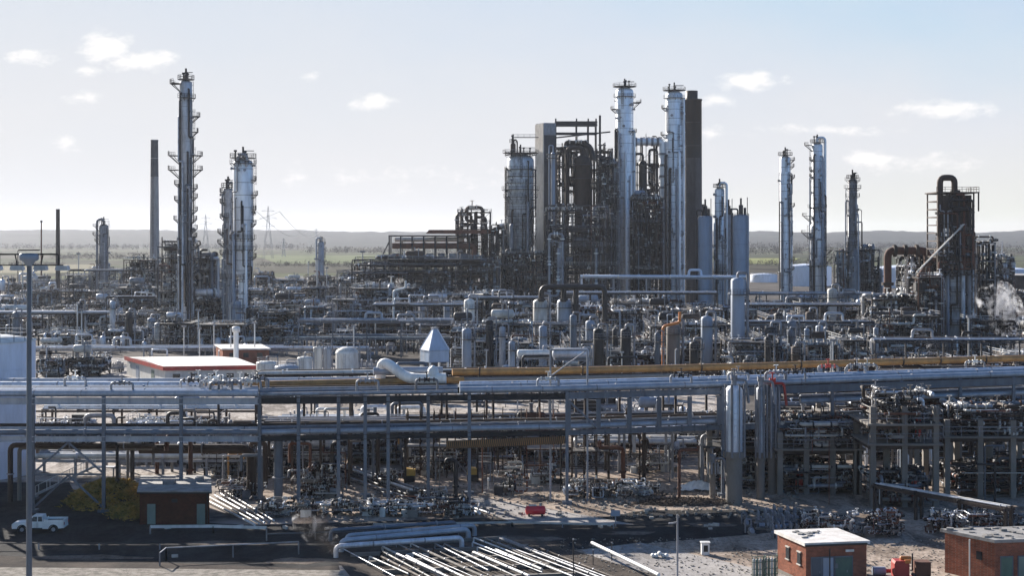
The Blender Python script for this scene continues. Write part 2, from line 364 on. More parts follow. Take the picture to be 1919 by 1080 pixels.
def m_steam():
    m = bpy.data.materials.new('steam'); m.use_nodes = True; nn, ll = m.node_tree.nodes, m.node_tree.links; nn.clear()
    o = nn.new('ShaderNodeOutputMaterial'); pv = nn.new('ShaderNodeVolumePrincipled'); pv.inputs['Color'].default_value = (.97, .97, .98, 1); pv.inputs['Anisotropy'].default_value = .4
    tc = nn.new('ShaderNodeTexCoord'); oi = nn.new('ShaderNodeObjectInfo'); ad = nn.new('ShaderNodeVectorMath'); ad.operation = 'ADD'; ll.new(tc.outputs['Object'], ad.inputs[0]); ll.new(oi.outputs['Location'], ad.inputs[1])
    a = _noise(nn, ll, ad.outputs[0], .9, 4, .55, .4); ln = nn.new('ShaderNodeVectorMath'); ln.operation = 'LENGTH'; ll.new(tc.outputs['Object'], ln.inputs[0])
    f = nn.new('ShaderNodeMapRange'); ll.new(ln.outputs['Value'], f.inputs[0]); f.inputs[1].default_value = 1.0; f.inputs[2].default_value = .25; f.inputs[3].default_value = -.35; f.inputs[4].default_value = .1
    sm = nn.new('ShaderNodeMath'); sm.operation = 'ADD'; ll.new(f.outputs[0], sm.inputs[0]); ll.new(a, sm.inputs[1])
    mr = nn.new('ShaderNodeMapRange'); ll.new(sm.outputs[0], mr.inputs[0]); mr.inputs[1].default_value = .32; mr.inputs[2].default_value = .62; mr.inputs[3].default_value = 0; mr.inputs[4].default_value = 2.2
    ll.new(mr.outputs[0], pv.inputs['Density']); ll.new(pv.outputs[0], o.inputs['Volume']); return m
def m_hills():
    m, nn, ll, bs = _nt('wooded_hills'); tc = nn.new('ShaderNodeTexCoord')
    a = _noise(nn, ll, tc.outputs['Object'], .0025, 8, .7)
    ll.new(_ramp(nn, ll, a, [(.38, (.012, .015, .016)), (.5, (.03, .032, .03)), (.58, (.014, .017, .018)), (.7, (.055, .06, .045))]), bs.inputs['Base Color']); bs.inputs['Roughness'].default_value = 1; return m
SPECIAL = dict(yard=m_yard, fields=m_fields, brick=m_brick, shadebrick=lambda: m_brick(.33, 'shaded_brick'), scrub=m_scrub, steam=m_steam, hills=m_hills,  # the hut's brick is a darker copy with its shade put into the colour
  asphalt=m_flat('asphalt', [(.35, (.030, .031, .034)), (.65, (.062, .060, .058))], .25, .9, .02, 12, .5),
  paleroad=m_flat('worn_concrete_road', [(.35, (.36, .34, .33)), (.65, (.46, .43, .40))], .12, .9, .02, 6, .45),
  sand=m_flat('sandy_ground', [(.32, (.28, .225, .18)), (.6, (.50, .41, .34)), (.75, (.62, .54, .47))], .12, .95, .08, 2.5, .75),
  gravelbed=m_flat('gravel_bed', [(.35, (.20, .185, .16)), (.6, (.42, .38, .33))], 1.2, 1, .15, 7),
  gravelly=m_flat('pale_yard_ground', [(.35, (.34, .30, .27)), (.65, (.60, .55, .50))], .12, .95, .06, 3, .8),
  paving=m_flat('stained_paving', [(.35, (.06, .056, .053)), (.65, (.15, .135, .125))], .06, .95, .03, 3),
  dirt=m_flat('dirt', [(.35, (.12, .10, .085)), (.65, (.24, .205, .175))], .5, .95, .06, 6, .5),
  bark=m_flat('bare_branches', [(.35, (.055, .045, .042)), (.65, (.11, .09, .08))], .2, 1, .0, 3),
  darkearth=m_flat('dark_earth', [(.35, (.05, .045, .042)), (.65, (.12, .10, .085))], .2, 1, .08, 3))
# ------------------------------------------------------------------ the land
def poly(name, pts, z, mat):
    mb = MB(); vs = [(p[0], p[1], z) for p in pts]; mb.add(vs, [tuple(range(len(vs)))])
    o = struct(name, mb, mat)
    if o.data.polygons[0].normal.z < 0: o.data.flip_normals()
    return o
poly('ground', [(-5000, -100), (5000, -100), (5000, 9000), (-5000, 9000)], -.05, 'fields')
poly('plant_yard', [(-420, 60), (420, 60), (760, 1150), (60, 1250), (-560, 900)], 0.0, 'yard')
def hills():
    mb = MB(); nx, ny = 300, 26; rr = random.Random(5)
    prof = [(-400, 431), (0, 433), (130, 431), (260, 432), (420, 431), (560, 432), (640, 434), (760, 436), (900, 435), (1100, 434), (1400, 434), (1500, 436), (1650, 433), (1800, 436), (1919, 434), (2400, 435)]
    def top(px):
        for (a, b), (c, d) in zip(prof, prof[1:]):
            if a <= px <= c: return b + (d - b) * (px - a) / (c - a)
        return 434
    ph = [rr.uniform(0, 6.3) for _ in range(6)]
    vs = []
    for j in range(ny):
        Y = 4300 + (8600 - 4300) * j / (ny - 1)
        for i in range(nx):
            X = -4200 + 8400 * i / (nx - 1); px = CX + X * F / 6800
            hh = ZP(top(px) + 2.2, 6800); t = max(0, 1 - abs(Y - 6800) / 2500); t = t * t * (3 - 2 * t)
            und = sum(sin(X * k + ph[n]) for n, k in enumerate((.004, .009, .017, .03))) * 1.6
            z = hh * t + und * t * .7 + rr.uniform(0, 9) * (t ** 2)
            vs.append((X, Y, z - .2))
    fs = [(j * nx + i, j * nx + i + 1, (j + 1) * nx + i + 1, (j + 1) * nx + i) for j in range(ny - 1) for i in range(nx - 1)]
    mb.add(vs, fs, True); struct('hills', mb, 'hills')
hills()
def canopy(mb, c, rx, ry, h, n, s, rr):
    for _ in range(n):
        while True:
            a = V3(rr.uniform(-1, 1), rr.uniform(-1, 1), rr.uniform(-1, 1))
            if .25 < a.length < 1: break
        p = V3(c[0] + a.x * rx, c[1] + a.y * ry, c[2] + h * (.58 + .42 * a.z))
        q = [p + V3(rr.gauss(0, s), rr.gauss(0, s), rr.gauss(0, s)) for _ in range(3)]
        mb.add(q, [(0, 1, 2)])
def wood(name, px0, px1, Y, h, dep, n, label):
    mb = MB(); rr = random.Random(int(px0 * 7 + Y))
    x0, x1 = XP(px0, Y), XP(px1, Y); k = max(4, int((x1 - x0) / (h * .12)))
    for i in range(k):
        x = rr.uniform(x0, x1); y = Y + rr.uniform(0, dep); hh = h * rr.uniform(.55, 1.1)
        canopy(mb, (x, y, 0), hh * .42, hh * .42, hh, int(n * .7), hh * .05, rr)
    o = mb.build(name, 'bark'); tag(o, label, 'woodland', kind='stuff')
wood('woodland', 1380, 2000, 2300, 17, 260, 60, 'bare winter woodland stretching across the right hand distance')
wood('woodland', 1350, 1950, 3300, 18, 500, 46, 'farther belt of bare trees below the right hand ridge')
wood('woodland', 560, 980, 2600, 14, 120, 50, 'bare hedge trees beyond the green fields in the middle')
wood('woodland', -60, 560, 3300, 17, 300, 42, 'hazy belt of bare trees across the left hand distance')
wood('woodland', 90, 320, 1900, 11, 70, 50, 'low bare thicket beyond the small platform column')
wood('woodland', 480, 720, 1450, 7, 60, 60, 'scrubby bare trees directly behind the plant in the middle')
wood('woodland', 0, 110, 1500, 6, 30, 60, 'hedge of bare bushes beyond the yard at far left')
wood('woodland', 1400, 1620, 1500, 8, 70, 60, 'low bare hedge in front of the yellow green field')
wood('woodland', 1180, 1900, 4300, 19, 500, 34, 'farthest hazy tree line at the foot of the right ridge')
# one near field that shows yellow green, and one pale stubble field at far left
poly('green_field', [(XP(1395, 1700), 1700), (XP(1480, 1700), 1700), (XP(1500, 2150), 2150), (XP(1395, 2150), 2150)], .05, m_flat('meadow', [(.35, (.17, .20, .06)), (.65, (.24, .24, .09))], .01)())
poly('stubble_field', [(XP(-40, 1250), 1250), (XP(200, 1250), 1250), (XP(190, 1650), 1650), (XP(-40, 1650), 1650)], .05, m_flat('stubble', [(.35, (.20, .17, .12)), (.65, (.15, .155, .09))], .01)())
poly('meadow', [(XP(520, 1700), 1700), (XP(720, 1700), 1700), (XP(720, 2500), 2500), (XP(480, 2500), 2500)], .05, m_flat('pasture', [(.35, (.09, .12, .05)), (.65, (.15, .165, .08))], .008)())

# foreground ground surfaces
poly('shaded_shoulder', [G(-60, 1075)[:2], G(-60, 980)[:2], G(620, 1000)[:2], G(640, 1080)[:2]], .004, 'darkearth')  # dark earth sheet whose colour also holds the shade on this strip
poly('road', [G(-60, 1040)[:2], G(-60, 972)[:2], G(480, 985)[:2], G(900, 972)[:2], G(1120, 972)[:2], G(1210, 957)[:2], G(1480, 957)[:2], G(1560, 985)[:2], G(1420, 1002)[:2], G(1300, 1012)[:2], G(1050, 1034)[:2], G(560, 1066)[:2]], .006, 'asphalt')  # widened at the right so dark asphalt stands in for the bridge shadow
poly('side_road', [G(855, 938)[:2], G(900, 933)[:2], G(1105, 968)[:2], G(1190, 984)[:2], G(960, 980)[:2]], .010, 'paleroad')
poly('yard_apron', [G(1090, 1032)[:2], G(1200, 1018)[:2], G(1500, 1085)[:2], G(1180, 1085)[:2]], .010, 'paleroad')
poly('sandy_ground', [G(560, 1000)[:2], G(450, 900)[:2], G(420, 860)[:2], G(700, 800)[:2], G(1250, 780)[:2], G(2100, 830)[:2], G(2150, 1100)[:2], G(1000, 1100)[:2]], .003, 'sand')
poly('pale_yard', [G(-60, 742)[:2], G(-60, 903)[:2], G(420, 903)[:2], G(560, 830)[:2], G(1340, 790)[:2], G(1340, 742)[:2]], .0045, 'gravelly')
poly('verge', [G(-60, 1100)[:2], G(-60, 1064)[:2], G(640, 1070)[:2], G(660, 1100)[:2]], .012, 'gravelbed')
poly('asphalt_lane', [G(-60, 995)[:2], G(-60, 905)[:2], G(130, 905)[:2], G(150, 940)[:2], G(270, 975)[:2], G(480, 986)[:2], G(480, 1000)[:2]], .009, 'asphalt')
poly('process_paving', [(XP(-80, 345), 345), (XP(860, 345), 345), (XP(900, 285), 285), (XP(1340, 285), 285), (XP(1360, 255), 255), (XP(2000, 255), 255), (760, 1150), (60, 1240), (-540, 900)], .003, 'paving')
poly('dark_pipe_bed', [G(600, 1012)[:2], G(980, 1004)[:2], G(1330, 1110)[:2], G(680, 1110)[:2]], .014, 'darkearth')  # dark earth under the pipes, also painting in the shade between them
poly('forecourt', [G(60, 738)[:2], G(60, 668)[:2], G(700, 680)[:2], G(700, 738)[:2]], .008, 'paleroad')

rr_ = random.Random(2024)
for px, py, sx, sy in ((1000, 1012, 4, 1.6), (1180, 1000, 3, 1.2), (1330, 985, 3.5, 1.4), (760, 1000, 5, 1.0), (420, 1020, 5, 1.2), (160, 1046, 6, 1.2), (1430, 972, 3, 2), (560, 1052, 4, 1.5)):
    c = G(px, py); poly('dirt_patch', [(c.x + cos(k * .45) * sx * rr_.uniform(.5, 1.2), c.y + sin(k * .45) * sy * rr_.uniform(.5, 1.2)) for k in range(14)], .018, 'dirt')
# ------------------------------------------------------------------ builders
PIPEMATS = ['galv'] * 5 + ['silver'] * 4 + ['darksteel'] * 7 + ['brownsteel'] * 7 + ['offwhite'] * 2 + ['rust'] * 2 + ['bluesteel'] + ['concrete'] * 2
def flange(mb, p, d, r): d = Vector(d).normalized(); mb.tube(Vector(p) - d * r * .4, Vector(p) + d * r * .4, r * 1.6, 8)
def valve(mb, p, d, r):
    p = Vector(p); d = Vector(d).normalized()
    mb.tube(p - d * r * 1.6, p, r * 1.5, 8, r2=r * .8); mb.tube(p, p + d * r * 1.6, r * .8, 8, r2=r * 1.5)
    mb.tube(p, p + V3(0, 0, r * 4), r * .35, 6); mb.lathe(p + V3(0, 0, r * 4), (0, 0, 1), [(r * 1.2, 0), (r * 1.6, r * .15), (r * 1.2, r * .3), (r * 1.0, r * .15), (r * 1.2, 0)], 10)
def run(mb, rr, b0, b1, r, segs=5, n=6, fit=True):
    lo, hi = Vector(b0), Vector(b1)
    p = V3(*[rr.uniform(lo[i], hi[i]) for i in range(3)]); pts = [p.copy()]; last = -1
    wts = [hi[i] - lo[i] for i in range(3)]
    for _ in range(segs):
        ax = rr.choices([0, 1, 2], weights=[0 if i == last else wts[i] + .1 for i in range(3)])[0]
        q = p.copy(); q[ax] = rr.uniform(lo[ax], hi[ax])
        if abs(q[ax] - p[ax]) < r * 5: q[ax] = min(hi[ax], p[ax] + r * 6)
        pts.append(q); p = q; last = ax
    mb.path(pts, r, n)
    if fit:
        for a, b in zip(pts, pts[1:]):
            L = (b - a).length
            if L < r * 8: continue
            mb.cur = 1
            for t in (r * 3.5 / L, 1 - r * 3.5 / L): flange(mb, a.lerp(b, t), b - a, r)
            if rr.random() < .35: valve(mb, a.lerp(b, rr.uniform(.3, .7)), b - a, r)
        mb.cur = 0
    return pts

def column(px, ytop, Y, wpx, label, name='distillation_column', mat='silver', plats=8, platw=.55, sections=None, group=None, skirt=.06, seed=0, side=2, top='pipes', pmat='darksteel', base=0.0, pl=None, overpipe=True, cat='distillation column', dome='silver', wrap=4, wmat=None):
    rr = random.Random(seed * 77 + int(px)); X = XP(px, Y); zt = ZP(ytop, Y) - base; r = wpx * Y / F / 2
    t = thing(name, label, cat, (X, Y, base), group)
    secs = sections or [(0, 1.0), (1, 1.0)]
    mb = MB(); prof = []; z0 = zt * skirt
    for i, (fz, fr) in enumerate(secs):
        z = z0 + (zt - r * .55 - z0) * fz
        if prof and abs(prof[-1][0] - r * fr) > .05: prof.append((prof[-1][0], z - abs(prof[-1][0] - r * fr) * 1.1))
        prof.append((r * fr, z))
    rt = prof[-1][0]
    ts = prof + [(rt * cos(a), prof[-1][1] + rt * .55 * sin(a)) for a in (.3, .6, .95, 1.25, 1.54)]
    mb.lathe((0, 0, 0), (0, 0, 1), ts, 28); mb.build('shell', mat, t)
    def rad(z):
        for (a, b), (c, d) in zip(prof, prof[1:]):
            if b <= z <= d: return a + (c - a) * (z - b) / max(d - b, .01)
        return prof[0][0] if z < prof[0][1] else rt
    sk = MB(); sk.lathe((0, 0, 0), (0, 0, 1), [(prof[0][0] * 1.12, 0), (prof[0][0] * 1.12, .4), (prof[0][0] * 1.01, .6), (prof[0][0] * 1.01, z0 + .02)], 24); sk.build('skirt', 'concrete', t)
    sb = MB(); z = z0
    while z < zt - rt * .6:
        q = rad(z); sb.lathe((0, 0, z), (0, 0, 1), [(q, -.07), (q + .05, -.06), (q + .05, .06), (q, .07)], 28); z += rr.uniform(2.6, 4.2)
    sb.build('seam_ring', 'galv', t)
    zs = pl if pl is not None else [rr.uniform(.2, .98) for _ in range(plats)]
    for fz in zs:
        if isinstance(fz, tuple): fz, a0, ext, pw = fz
        else: a0, ext, pw = rr.choice([0, pi, pi, 0, -pi / 2]) + rr.uniform(-.6, .2), rr.uniform(1.6, 4.6), platw * rr.uniform(.7, 1.5)
        z = zt * fz; q = rad(z); wd = max(1.0, q * pw)
        pb = MB(); pb.slab_arc((0, 0), q + .02, q + wd, z, .14, a0, a0 + ext, 14)
        for k in range(5):
            a = a0 + ext * (k + .5) / 5; pb.bar((cos(a) * q, sin(a) * q, z - wd * .8), (cos(a) * (q + wd * .9), sin(a) * (q + wd * .9), z), .12)
        p = pb.build('platform', 'grating', t)
        hb = MB(); pts = [(cos(a0 + ext * k / 9) * (q + wd - .06), sin(a0 + ext * k / 9) * (q + wd - .06), z + .14) for k in range(10)]
        hb.rail(pts, 1.1, .085, 1.6); hb.build('handrail', pmat, p)
    lb = MB(); a = -pi / 2 + rr.choice([-1.0, 1.1]); zz = zt * .12
    while zz < zt * .93:
        h = min(rr.uniform(7, 11), zt - zz); q = rad(zz + h * .5) + .25
        lb.ladder((cos(a) * q, sin(a) * q, zz), h, a, .6, .085, 1.0); zz += h; a += rr.choice([-.35, .35])
    lb.build('ladder', pmat, t)
    for k in range(side):
        a = -pi / 2 + [-.62, .5, -1.2, 1.15, .05][k % 5] + rr.uniform(-.1, .1); pr = r * rr.uniform(.10, .17); zt2 = zt * rr.uniform(.55, .97); q = max(rad(zt2), rad(zt * .3)) + pr + .15
        p = MB(); p.path([(cos(a) * rad(zt2) * .9, sin(a) * rad(zt2) * .9, zt2), (cos(a) * q, sin(a) * q, zt2), (cos(a) * q, sin(a) * q, .5)], pr, 10)
        z = 3
        while z < zt2 - 1: flange(p, (cos(a) * q, sin(a) * q, z), (0, 0, 1), pr * .8); z += rr.uniform(5, 9)
        p.build('riser_pipe', rr.choice(['galv', 'tankgrey', mat, 'darksteel']), t)
    for k in range(wrap):
        a = rr.uniform(-3.0, -.15); e = rr.uniform(.3, .9) * rr.choice([-1, 1]); z1, z2 = sorted((rr.uniform(.05, .9) * zt, rr.uniform(.1, .97) * zt)); zm = rr.uniform(z1, z2); pr = rr.choice([.12, .18, .26]) * (1 + (wmat is not None) * .3)
        q1, q2 = rad(z1) + pr + .3, rad(z2) + pr + .3; qm = max(rad(zm), rad(z1), rad(z2)) + pr + .3; pb = MB()
        pb.path([(cos(a) * qm, sin(a) * qm, z1), (cos(a) * qm, sin(a) * qm, zm), (cos(a + e / 2) * (qm + .2), sin(a + e / 2) * (qm + .2), zm), (cos(a + e) * qm, sin(a + e) * qm, zm), (cos(a + e) * qm, sin(a + e) * qm, z2), (cos(a + e) * rad(z2) * .8, sin(a + e) * rad(z2) * .8, z2)], pr, 7); pb.cur = 1
        z = z1 + 1
        while z < zm: flange(pb, (cos(a) * qm, sin(a) * qm, z), (0, 0, 1), pr); z += rr.uniform(2, 7)
        pb.build('wrap_pipe', rr.choice(wmat or ['galv', 'darksteel', 'dullclad', 'bluesteel', 'brownsteel']), t, None, rr.choice(['darksteel', 'offwhite', 'galv']))
    nb = MB()
    for k in range(int(zt / 4)):
        z = rr.uniform(.15, .97) * zt; a = rr.uniform(-pi, 0); q = rad(z); s = rr.uniform(.18, .4)
        nb.tube((cos(a) * q * .95, sin(a) * q * .95, z), (cos(a) * (q + .8), sin(a) * (q + .8), z), s, 8); nb.tube((cos(a) * (q + .75), sin(a) * (q + .75), z), (cos(a) * (q + .95), sin(a) * (q + .95), z), s * 1.5, 8)
    nb.build('nozzle', 'galv', t)
    zt3 = zt
    if top == 'pipes':
        tb = MB(); 
        for k in range(4):
            a = rr.uniform(0, 6.28); q = rt * rr.uniform(.1, .8); h = rr.uniform(1.0, 2.8); tb.tube((cos(a) * q, sin(a) * q, zt3 - rt * .4), (cos(a) * q, sin(a) * q, zt3 + h), .22, 8); tb.box((cos(a) * q, sin(a) * q, zt3 + h), (.8, .8, .5))
        tb.tube((0, 0, zt3 - .3), (0, 0, zt3 + 3.4), .3, 8); tb.bar((0, 0, zt3 + 2.2), (rt * 1.1, 0, zt3 + 2.2), .22); tb.build('relief_valves', pmat, t)
        pb = MB(); pb.slab_arc((0, 0), rt * .2, rt * 1.35, zt3 + .1, .14, 0, 2 * pi, 20); o = pb.build('top_platform', 'grating', t)
        hb = MB(); hb.rail([(cos(6.28 * k / 12) * rt * 1.33, sin(6.28 * k / 12) * rt * 1.33, zt3 + .2) for k in range(12)], 1.2, .1, 1.8, True); hb.build('handrail', pmat, o)
    if overpipe and top != 'none':
        s = rr.choice([-1, 1]); pr = rt * .26; q = rt + pr + .3
        p = MB(); p.path([(0, 0, zt3 - .2), (0, 0, zt3 + rt * 1.0), (s * q, -.3 * rt, zt3 + rt * 1.0), (s * q, -.3 * rt, zt * .35), (s * q, -.3 * rt, 1)], pr, 12, pr * 3); p.build('overhead_pipe', mat, t)
    return t

def chimney(px, ytop, Y, wtop, wbase, label, mat, topmat=None, topz=.8, ledge=False):
    X = XP(px, Y); zt = ZP(ytop, Y); a, b = wtop * Y / F / 2, wbase * Y / F / 2
    t = thing('chimney', label, 'chimney', (X, Y, 0))
    zs = zt * topz; rm = b + (a - b) * topz
    m = MB(); m.lathe((0, 0, 0), (0, 0, 1), [(b, 0), (rm, zs)], 28); m.build('stack', mat, t)
    m = MB(); m.lathe((0, 0, 0), (0, 0, 1), [(rm, zs), (a, zt - .6), (a * 1.06, zt - .5), (a * 1.06, zt), (a * .8, zt), (a * .8, zt - 3)], 28); m.build('top_band', topmat or mat, t)
    for k in range(1, 9):
        z = zt * k / 9; q = b + (a - b) * k / 9; m = MB(); m.lathe((0, 0, z), (0, 0, 1), [(q, -.12), (q + .08, -.1), (q + .08, .1), (q, .12)], 28); m.build('band', mat, t)
    if ledge: m = MB(); m.lathe((-a * .15, 0, zt - .5), (0, 0, 1), [(a * .7, 0), (a * .7, 4.0), (a * .55, 4.0), (a * .55, 1)], 24); m.build('flue_tip', topmat or mat, t)
    m = MB(); m.ladder((0, -b - .25, 2), zt - 3, -pi / 2, .6, .07, 1.2); m.build('ladder', 'darksteel', t)
    return t

def drum(c, L, r, ang, desc, mat='silver', z=None, legs=True, name='horizontal_drum', label=None):
    t = thing(name, label, 'drum', c, None if label else 'horizontal drums in the process area', ang); zc = r + 1.1
    m = MB(); m.drum((-L / 2, 0, zc), (L / 2, 0, zc), r, 16); m.build('shell', mat, t)
    for s in (-.3, .3): m = MB(); m.box((L * s, 0, zc / 2 - r * .25), (.5, r * 1.3, zc - r * .5)); m.build('saddle', 'concrete', t)
    m = MB(); m.tube((0, 0, zc), (0, 0, zc + r + 1.1), .2, 8); m.tube((0, 0, zc + r + 1), (0, 0, zc + r + 1.2), .34, 8); m.path([(L * .25, 0, zc + r), (L * .25, 0, zc + r + .8), (L * .25, -r - .7, zc + r + .8), (L * .25, -r - .7, 0)], .14, 8)
    m.build('nozzle', 'galv', t)
    if not label: auto(t, desc, c)
    return t
def vessel(c, h, r, desc, mat='silver', label=None, name='vertical_vessel', legs=True):
    t = thing(name, label, 'vessel', c, None if label else 'upright vessels in the process area'); z0 = min(h * .18, 2.2)
    m = MB(); m.drum((0, 0, z0), (0, 0, h), r, 18); m.build('shell', mat, t)
    m = MB()
    for k in range(4): a = k * pi / 2 + .8; m.bar((cos(a) * r * .92, sin(a) * r * .92, 0), (cos(a) * r * .92, sin(a) * r * .92, z0 + r * .8), .28)
    m.build('support_legs', 'concrete', t)
    m = MB(); m.slab_arc((0, 0), r + .02, r + 1.1, h * .82, .12, -2.6, .2, 10); o = m.build('platform', 'grating', t)
    m = MB(); m.rail([(cos(-2.6 + .28 * k) * (r + 1.05), sin(-2.6 + .28 * k) * (r + 1.05), h * .82 + .1) for k in range(11)], 1.1, .07, 1.4); m.build('handrail', 'galv', o)
    m = MB(); m.path([(0, 0, h - .2), (0, 0, h + r * .7), (r + .6, -.2, h + r * .7), (r + .6, -.2, .3)], r * .16 + .06, 8); flange(m, (r + .6, -.2, h * .6), (0, 0, 1), r * .16 + .06); m.build('outlet_pipe', 'galv', t)
    if not label: auto(t, desc, c)
    return t

def flanges(t, mat, L):
    for p, d, r in L: m = MB(); flange(m, p, d, r); m.build('flange', mat, t)
FITM = ['offwhite'] * 3 + ['white'] * 3 + ['galv', 'darksteel', 'silver', 'lightconc', 'lightconc', 'silver']  # the white share also paints in sun glints on flanges and valves
ADJ = {'darksteel': 'dark steel', 'brownsteel': 'brown stained', 'galv': 'grey galvanised', 'bluesteel': 'blue grey', 'blacksteel': 'blackened', 'rust': 'rusty'}
def unit(px, Y, wpx, ytop, d, seed, fmat=None, npipe=14, desc=None, label=None, dens=1.0, levels=None, risers=2, vessels=True, fine=False, pr=1.0, mats=None):
    rr = random.Random(seed); X = XP(px, Y); w = wpx * Y / F; h = max(3.5, ZP(ytop, Y)); fmat = fmat or rr.choice(['darksteel', 'darksteel', 'brownsteel', 'galv', 'bluesteel', 'blacksteel'])
    nl = levels or max(1, min(8, int(h / rr.uniform(4.0, 5.6)))); nx = max(1, int(w / 6)); ny = max(1, int(d / 7)); mats = mats or PIPEMATS
    t = thing('process_structure', label, 'process structure', (X, Y, 0), None if label else 'open steel process structures')
    s = .30 if Y > 300 else .26
    fb = MB(); xs = [-w / 2 + w * i / nx for i in range(nx + 1)]; ys = [-d / 2 + d * i / ny for i in range(ny + 1)]; lv = [h * (k + 1) / nl for k in range(nl)]
    for x in xs:
        for y in ys: fb.bx((x - s / 2, y - s / 2, 0), (x + s / 2, y + s / 2, h))
    for z in lv:
        for y in ys: fb.bx((-w / 2, y - s * .38, z - s * .9), (w / 2, y + s * .38, z))
        for x in xs: fb.bx((x - s * .37, -d / 2, z - s * .95), (x + s * .37, d / 2, z - .01))
    for k in range(nl):
        za, zb = (0 if k == 0 else lv[k - 1]), lv[k]
        for i in range(nx):
            if rr.random() < .35:
                fb.bar((xs[i], ys[0], za), (xs[i + 1], ys[0], zb), s * .45)
                if rr.random() < .6: fb.bar((xs[i + 1], ys[0] + .05, za), (xs[i], ys[0] + .05, zb), s * .45)
        if rr.random() < .5: fb.bar((xs[-1], ys[0], za), (xs[-1], ys[-1], zb), s * .45)
    fb.build('steel_frame', fmat, t)
    for k, z in enumerate(lv):
        if rr.random() < .22 and k < nl - 1: continue
        a, b = (0, nx) if rr.random() < .6 else sorted((rr.randint(0, nx), rr.randint(0, nx)))
        if a == b: b = min(nx, a + 1); a = b - 1
        db = MB(); db.bx((xs[a] - .3, -d / 2 - .4, z + .01), (xs[b] + .3, d / 2 * rr.choice([1, .3, 1]), z + .12)); o = db.build('deck', 'grating', t)
        hb = MB(); hb.rail([(xs[a] - .3, d / 2, z + .12), (xs[a] - .3, -d / 2 - .4, z + .12), (xs[b] + .3, -d / 2 - .4, z + .12), (xs[b] + .3, d / 2, z + .12)], 1.1, .075 if Y > 250 else .055, 2.2)
        hb.build('handrail', rr.choice(['galv', 'galv', fmat, 'offwhite'] if fine else ['galv', fmat, 'darksteel', 'offwhite']), o)  # off-white rails add to the painted glints
    for k in range(npipe):
        pb = MB(); r = rr.choice([.10, .13, .16, .22, .30, .42]) * pr * (1.15 if Y > 400 else 1)
        z0 = 0.3; run(pb, rr, (-w / 2 - .6, -d / 2 - .8, z0), (w / 2 + .6, d / 2, h * 1.06), r, rr.randint(8, 15), 6)
        pb.build('pipe', rr.choice(mats), t, None, rr.choice(FITM))
    for k in range(rr.randint(2, 4)):
        z = rr.choice([0] + lv[:-1]); q = rr.uniform(1.2, 3.6); pb = MB(); pb.box((rr.uniform(-w * .4, w * .4), rr.uniform(-d * .3, d * .4), z + .15 + q / 2), (min(5, rr.uniform(1.2, w * .3 + 1.4)), rr.uniform(1.2, 3), q)); pb.build('equipment_casing', rr.choice(['darksteel', 'darksteel', 'blacksteel', 'galv', 'brownsteel', 'tankgrey']), t)
    for k in range(risers):
        pb = MB(); x = rr.uniform(-w / 2, w / 2); y = rr.uniform(-d / 2, 0); r = rr.choice([.15, .2, .3]) * pr; e = rr.uniform(.5, 3.0)
        pb.path([(x, y, 0), (x, y, h + e), (x + rr.choice([-1, 1]) * rr.uniform(1, 3), y, h + e), ][:rr.choice([2, 3, 3])], r, 8); pb.build('vent_pipe', rr.choice(mats), t)
    if h > 5:
        lb = MB(); lb.ladder((rr.choice([-1, 1]) * (w / 2 + .3), -d / 2 - .5, 0), h, -pi / 2, .6, .08, 1.0, rr.random() < .5); lb.build('ladder', 'galv', t)
    if not label: auto(t, desc or (ADJ.get(fmat, 'grey') + ' process frame with ' + {1: 'one deck', 2: 'two decks', 3: 'three decks'}.get(nl, 'many decks')), (X, Y, h / 2))
    if vessels:
        for z in [0] + lv:
            if rr.random() < .55 * dens:
                r = rr.uniform(.6, 1.25) * min(1, w / 8); zx = rr.uniform(-w * .25, w * .25)
                mt = rr.choice(['silver', 'galv', 'offwhite', 'darksteel', 'tankgrey', 'brownsteel', 'silver'])
                nm = {'silver': 'silver', 'galv': 'grey', 'offwhite': 'pale', 'darksteel': 'dark', 'tankgrey': 'blue grey', 'brownsteel': 'brown'}[mt]
                if rr.random() < .6:
                    drum((X + zx, Y - d * .15, z + (.12 if z else 0)), min(w * .6, rr.uniform(4, 7)), r, rr.uniform(-.1, .1), nm + (' horizontal drum on steel deck' if z else ' horizontal drum at ground level'), mt)
                elif z < h - 3: vessel((X + zx, Y - d * .2, z + (.12 if z else 0)), rr.uniform(3, 5.2), r * .8, nm + (' upright vessel on steel deck' if z else ' upright vessel at ground level'), mt)
    return t

